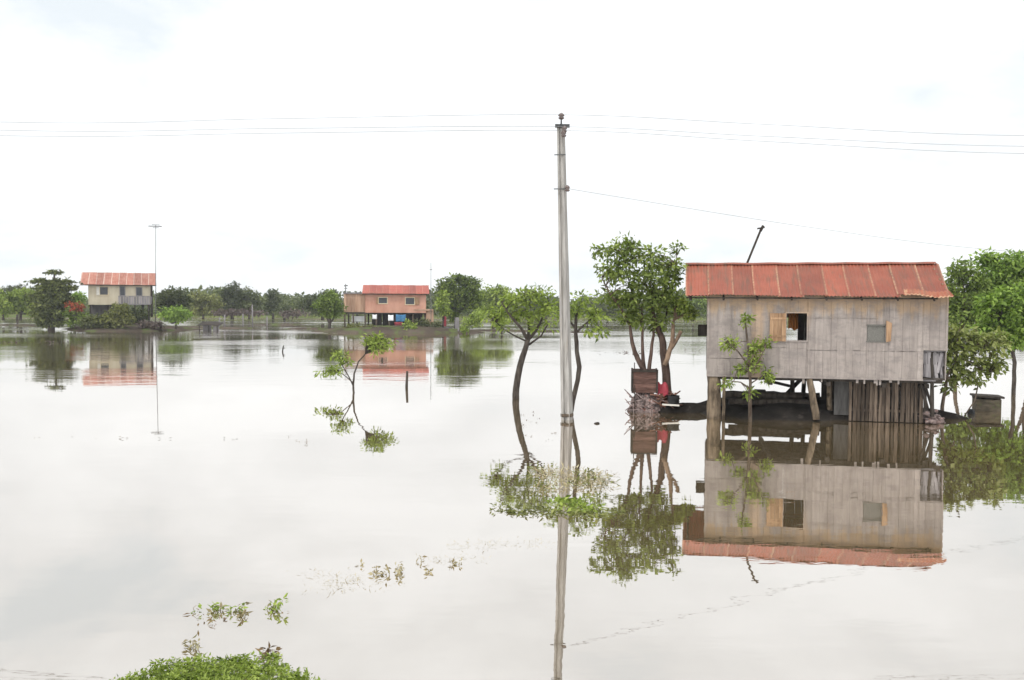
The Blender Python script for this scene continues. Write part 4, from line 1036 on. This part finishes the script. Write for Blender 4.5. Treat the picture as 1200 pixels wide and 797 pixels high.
ft('low dry shrub at the right foot of the cream house', 172, 385, 105, [(172, 380, 14, 5), (186, 381, 8, 4)], 'leaf_purple', name='shrub', cat='shrub', trunk=False)
ft('dark domed tree right of the cream house and mast', 202, 378, 122, [(202, 346, 18, 12), (192, 352, 12, 12), (212, 355, 12, 12), (202, 362, 20, 10)], 'leaf_fardark', r=1.4)
ft('bright green low tree in front of the dark domed tree', 206, 384, 105, [(206, 366, 18, 7), (196, 370, 11, 6), (217, 369, 10, 6), (206, 374, 11, 4)], 'leaf_fresh', r=1.0)
# middle distance
ft('pale olive tree right of the dark domed tree', 238, 373, 160, [(232, 350, 12, 8), (248, 354, 13, 8), (238, 362, 20, 8)], 'leaf_olive')
ft('tall dark tree with round top in the middle of the far bank', 272, 373, 165, [(272, 337, 9, 7), (264, 346, 10, 9), (278, 348, 12, 11), (270, 358, 16, 8)], 'leaf_fardark', r=1.3)
ft('greyish tree with thin crown leaning right of the tall round topped one', 292, 373, 165, [(292, 345, 12, 8), (300, 352, 10, 8), (290, 358, 16, 9)], 'leaf_far')
ft('small dark round tree standing apart before the channel', 320, 373, 168, [(320, 344.5, 8, 5), (321, 352, 11, 6), (316, 360, 10, 7)], 'leaf_fardark')
ft('low far tree left of the open gap of sky', 333, 373, 175, [(330, 361, 14, 7), (345, 363, 12, 6)], 'leaf_far')
ft('wide spreading dark tree behind the annex tree', 378, 374, 150, [(372, 351, 18, 8), (390, 347, 16, 8), (358, 356, 12, 7), (376, 361, 22, 8)], 'leaf_fardark', r=1.4)
ft('green tree at the water edge left of the salmon house annex', 386, 386, 106, [(388, 350, 13, 11), (380, 358, 13, 9), (395, 362, 9, 9), (386, 368, 12, 5)], 'leaf_mid', r=1.4)
ft('purplish dry scrub in front of the middle far trees', 272, 372, 158, [(265, 366, 20, 4), (292, 366, 18, 4)], 'leaf_purple', name='scrub', cat='scrub', trunk=False)
ft('purplish dry scrub right of the small dark round tree', 345, 373, 160, [(345, 367, 18, 4)], 'leaf_purple', name='scrub', cat='scrub', trunk=False)
# right of the salmon house
ft('large dark tree with flat tiers right of the salmon house', 537, 386, 112, [(536, 327, 16, 6), (524, 334, 14, 8), (550, 332, 14, 9), (538, 342, 28, 11), (522, 350, 12, 8), (556, 350, 14, 13), (540, 358, 18, 9), (530, 368, 7, 8)], 'leaf_dark', r=2.2, dens=.6,
   limbs=[[(534, 388, 2.6), (535, 370, 2.2), (537, 350, 1.5), (538, 330, .7)], [(535, 370, 1.6), (550, 352, 1.0), (555, 340, .6)], [(535, 366, 1.4), (524, 350, 1.0), (522, 338, .6)]])
ft('small bright upright tree at the right end of the salmon house', 519, 384, 105, [(519, 348, 6, 8), (518, 358, 9, 9), (522, 364, 7, 6)], 'leaf_light', r=.7)
ft('yellow green bush on the bank in front of the salmon house', 481, 386, 103.5, [(481, 382, 8, 5), (476, 379, 4, 3)], 'leaf_light', name='bush', cat='bush', trunk=False)
ft('low olive weeds on the bank under the annex of the salmon house', 424, 386, 104, [(416, 383, 12, 3.5), (436, 384, 10, 3)], 'leaf_olive', name='bush', cat='bush', trunk=False)
ft('dark shrub under the right end of the salmon house', 496, 385, 107, [(494, 379, 10, 6), (508, 381, 10, 5)], 'leaf_grey', name='shrub', cat='shrub', trunk=False)
ft('pale green bush at the bank end below the large dark tree', 551, 389, 101, [(553, 377, 11, 7), (545, 385, 7, 5), (562, 370, 10, 7)], 'leaf_light', name='bush', cat='bush', trunk=False)
ft('pale green rounded tree behind the flooded tree, right of the dark tree', 578, 380, 135, [(574, 344, 15, 10), (586, 340, 8, 6), (570, 358, 14, 12), (590, 352, 12, 12)], 'leaf_light', r=1.3)
ft('little bush on its own trunk at the bank below the pale trees', 588, 390, 98, [(588, 377, 8, 5), (584, 381, 6, 4)], 'leaf_light', name='bush', cat='bush', r=1.0)
ft('dull green tree on the far bank behind the pole', 640, 374, 165, [(640, 356, 18, 8), (660, 360, 14, 7), (625, 362, 16, 8)], 'leaf_far')
ft('dull green tree on the far bank left of the big tree trunks', 712, 375, 168, [(706, 359, 16, 7), (724, 362, 14, 7), (715, 367, 20, 5)], 'leaf_far')
ft('far bank tree seen between the big tree and the stilt house', 812, 375, 160, [(812, 352, 16, 9), (800, 362, 12, 7), (824, 360, 12, 9)], 'leaf_mid')
ft('far dark tree under the crown right of the stilt house', 1140, 378, 140, [(1140, 362, 18, 8), (1158, 366, 14, 7), (1124, 367, 12, 7)], 'leaf_fardark')
ft('far dark tree low behind the thin bending trunk', 1190, 378, 140, [(1186, 366, 18, 8), (1204, 362, 14, 9)], 'leaf_fardark')
# the wood behind, one mass
cen = []
for i in range(9000):
    d = random.uniform(205, 330); px = random.uniform(-260, 1460)
    top = 348.5 + 4.5 * math.sin(px * .021) + 3 * math.sin(px * .067 + 1) + 2 * math.sin(px * .19)
    p = P(px, 377, d - 14); zt = P(px, top, d).z
    cen.append((p.x, p.y, .3 + (zt - .3) * random.random() ** .8))
o = leaf_mesh('far_wood', np.array(cen), 1.5, 10, 1.0, 'leaf_far', None, (0, 0, 0), .7, .1, .6)
tag(o, 'hazy band of woodland closing the horizon behind everything', 'wood'); o['kind'] = 'stuff'
# rough grass along the far shore
cen = []
for i in range(2600):
    px = random.uniform(-250, 1450); d = random.uniform(174, 208); p = P(px, 377, d); cen.append((p.x, p.y, .2 + .2 * random.random()))
o = leaf_mesh('shore_grass', np.array(cen), .5, 7, .4, 'leaf_olive', None, (0, 0, 0), .4, -.6, .3, .3)
tag(o, 'light green rough grass along the far shore', 'grass'); o['kind'] = 'stuff'

# ------------------------------------------------------------------ humid air
m, nt, out = newmat('haze')
pv = N(nt, 'ShaderNodeVolumePrincipled'); pv.inputs['Color'].default_value = (.93, .96, 1, 1); pv.inputs['Density'].default_value = .00033
pv.inputs['Anisotropy'].default_value = 0.0
nt.links.new(pv.outputs[0], out.inputs['Volume'])
mb = MB(); mb.box((-1000, -60, -2.5), (1000, 3100, 16), .5)
o = mb.build('haze', m); o['kind'] = 'stuff'; tag(o, 'thin pale humid air over the whole flooded plain', 'haze')
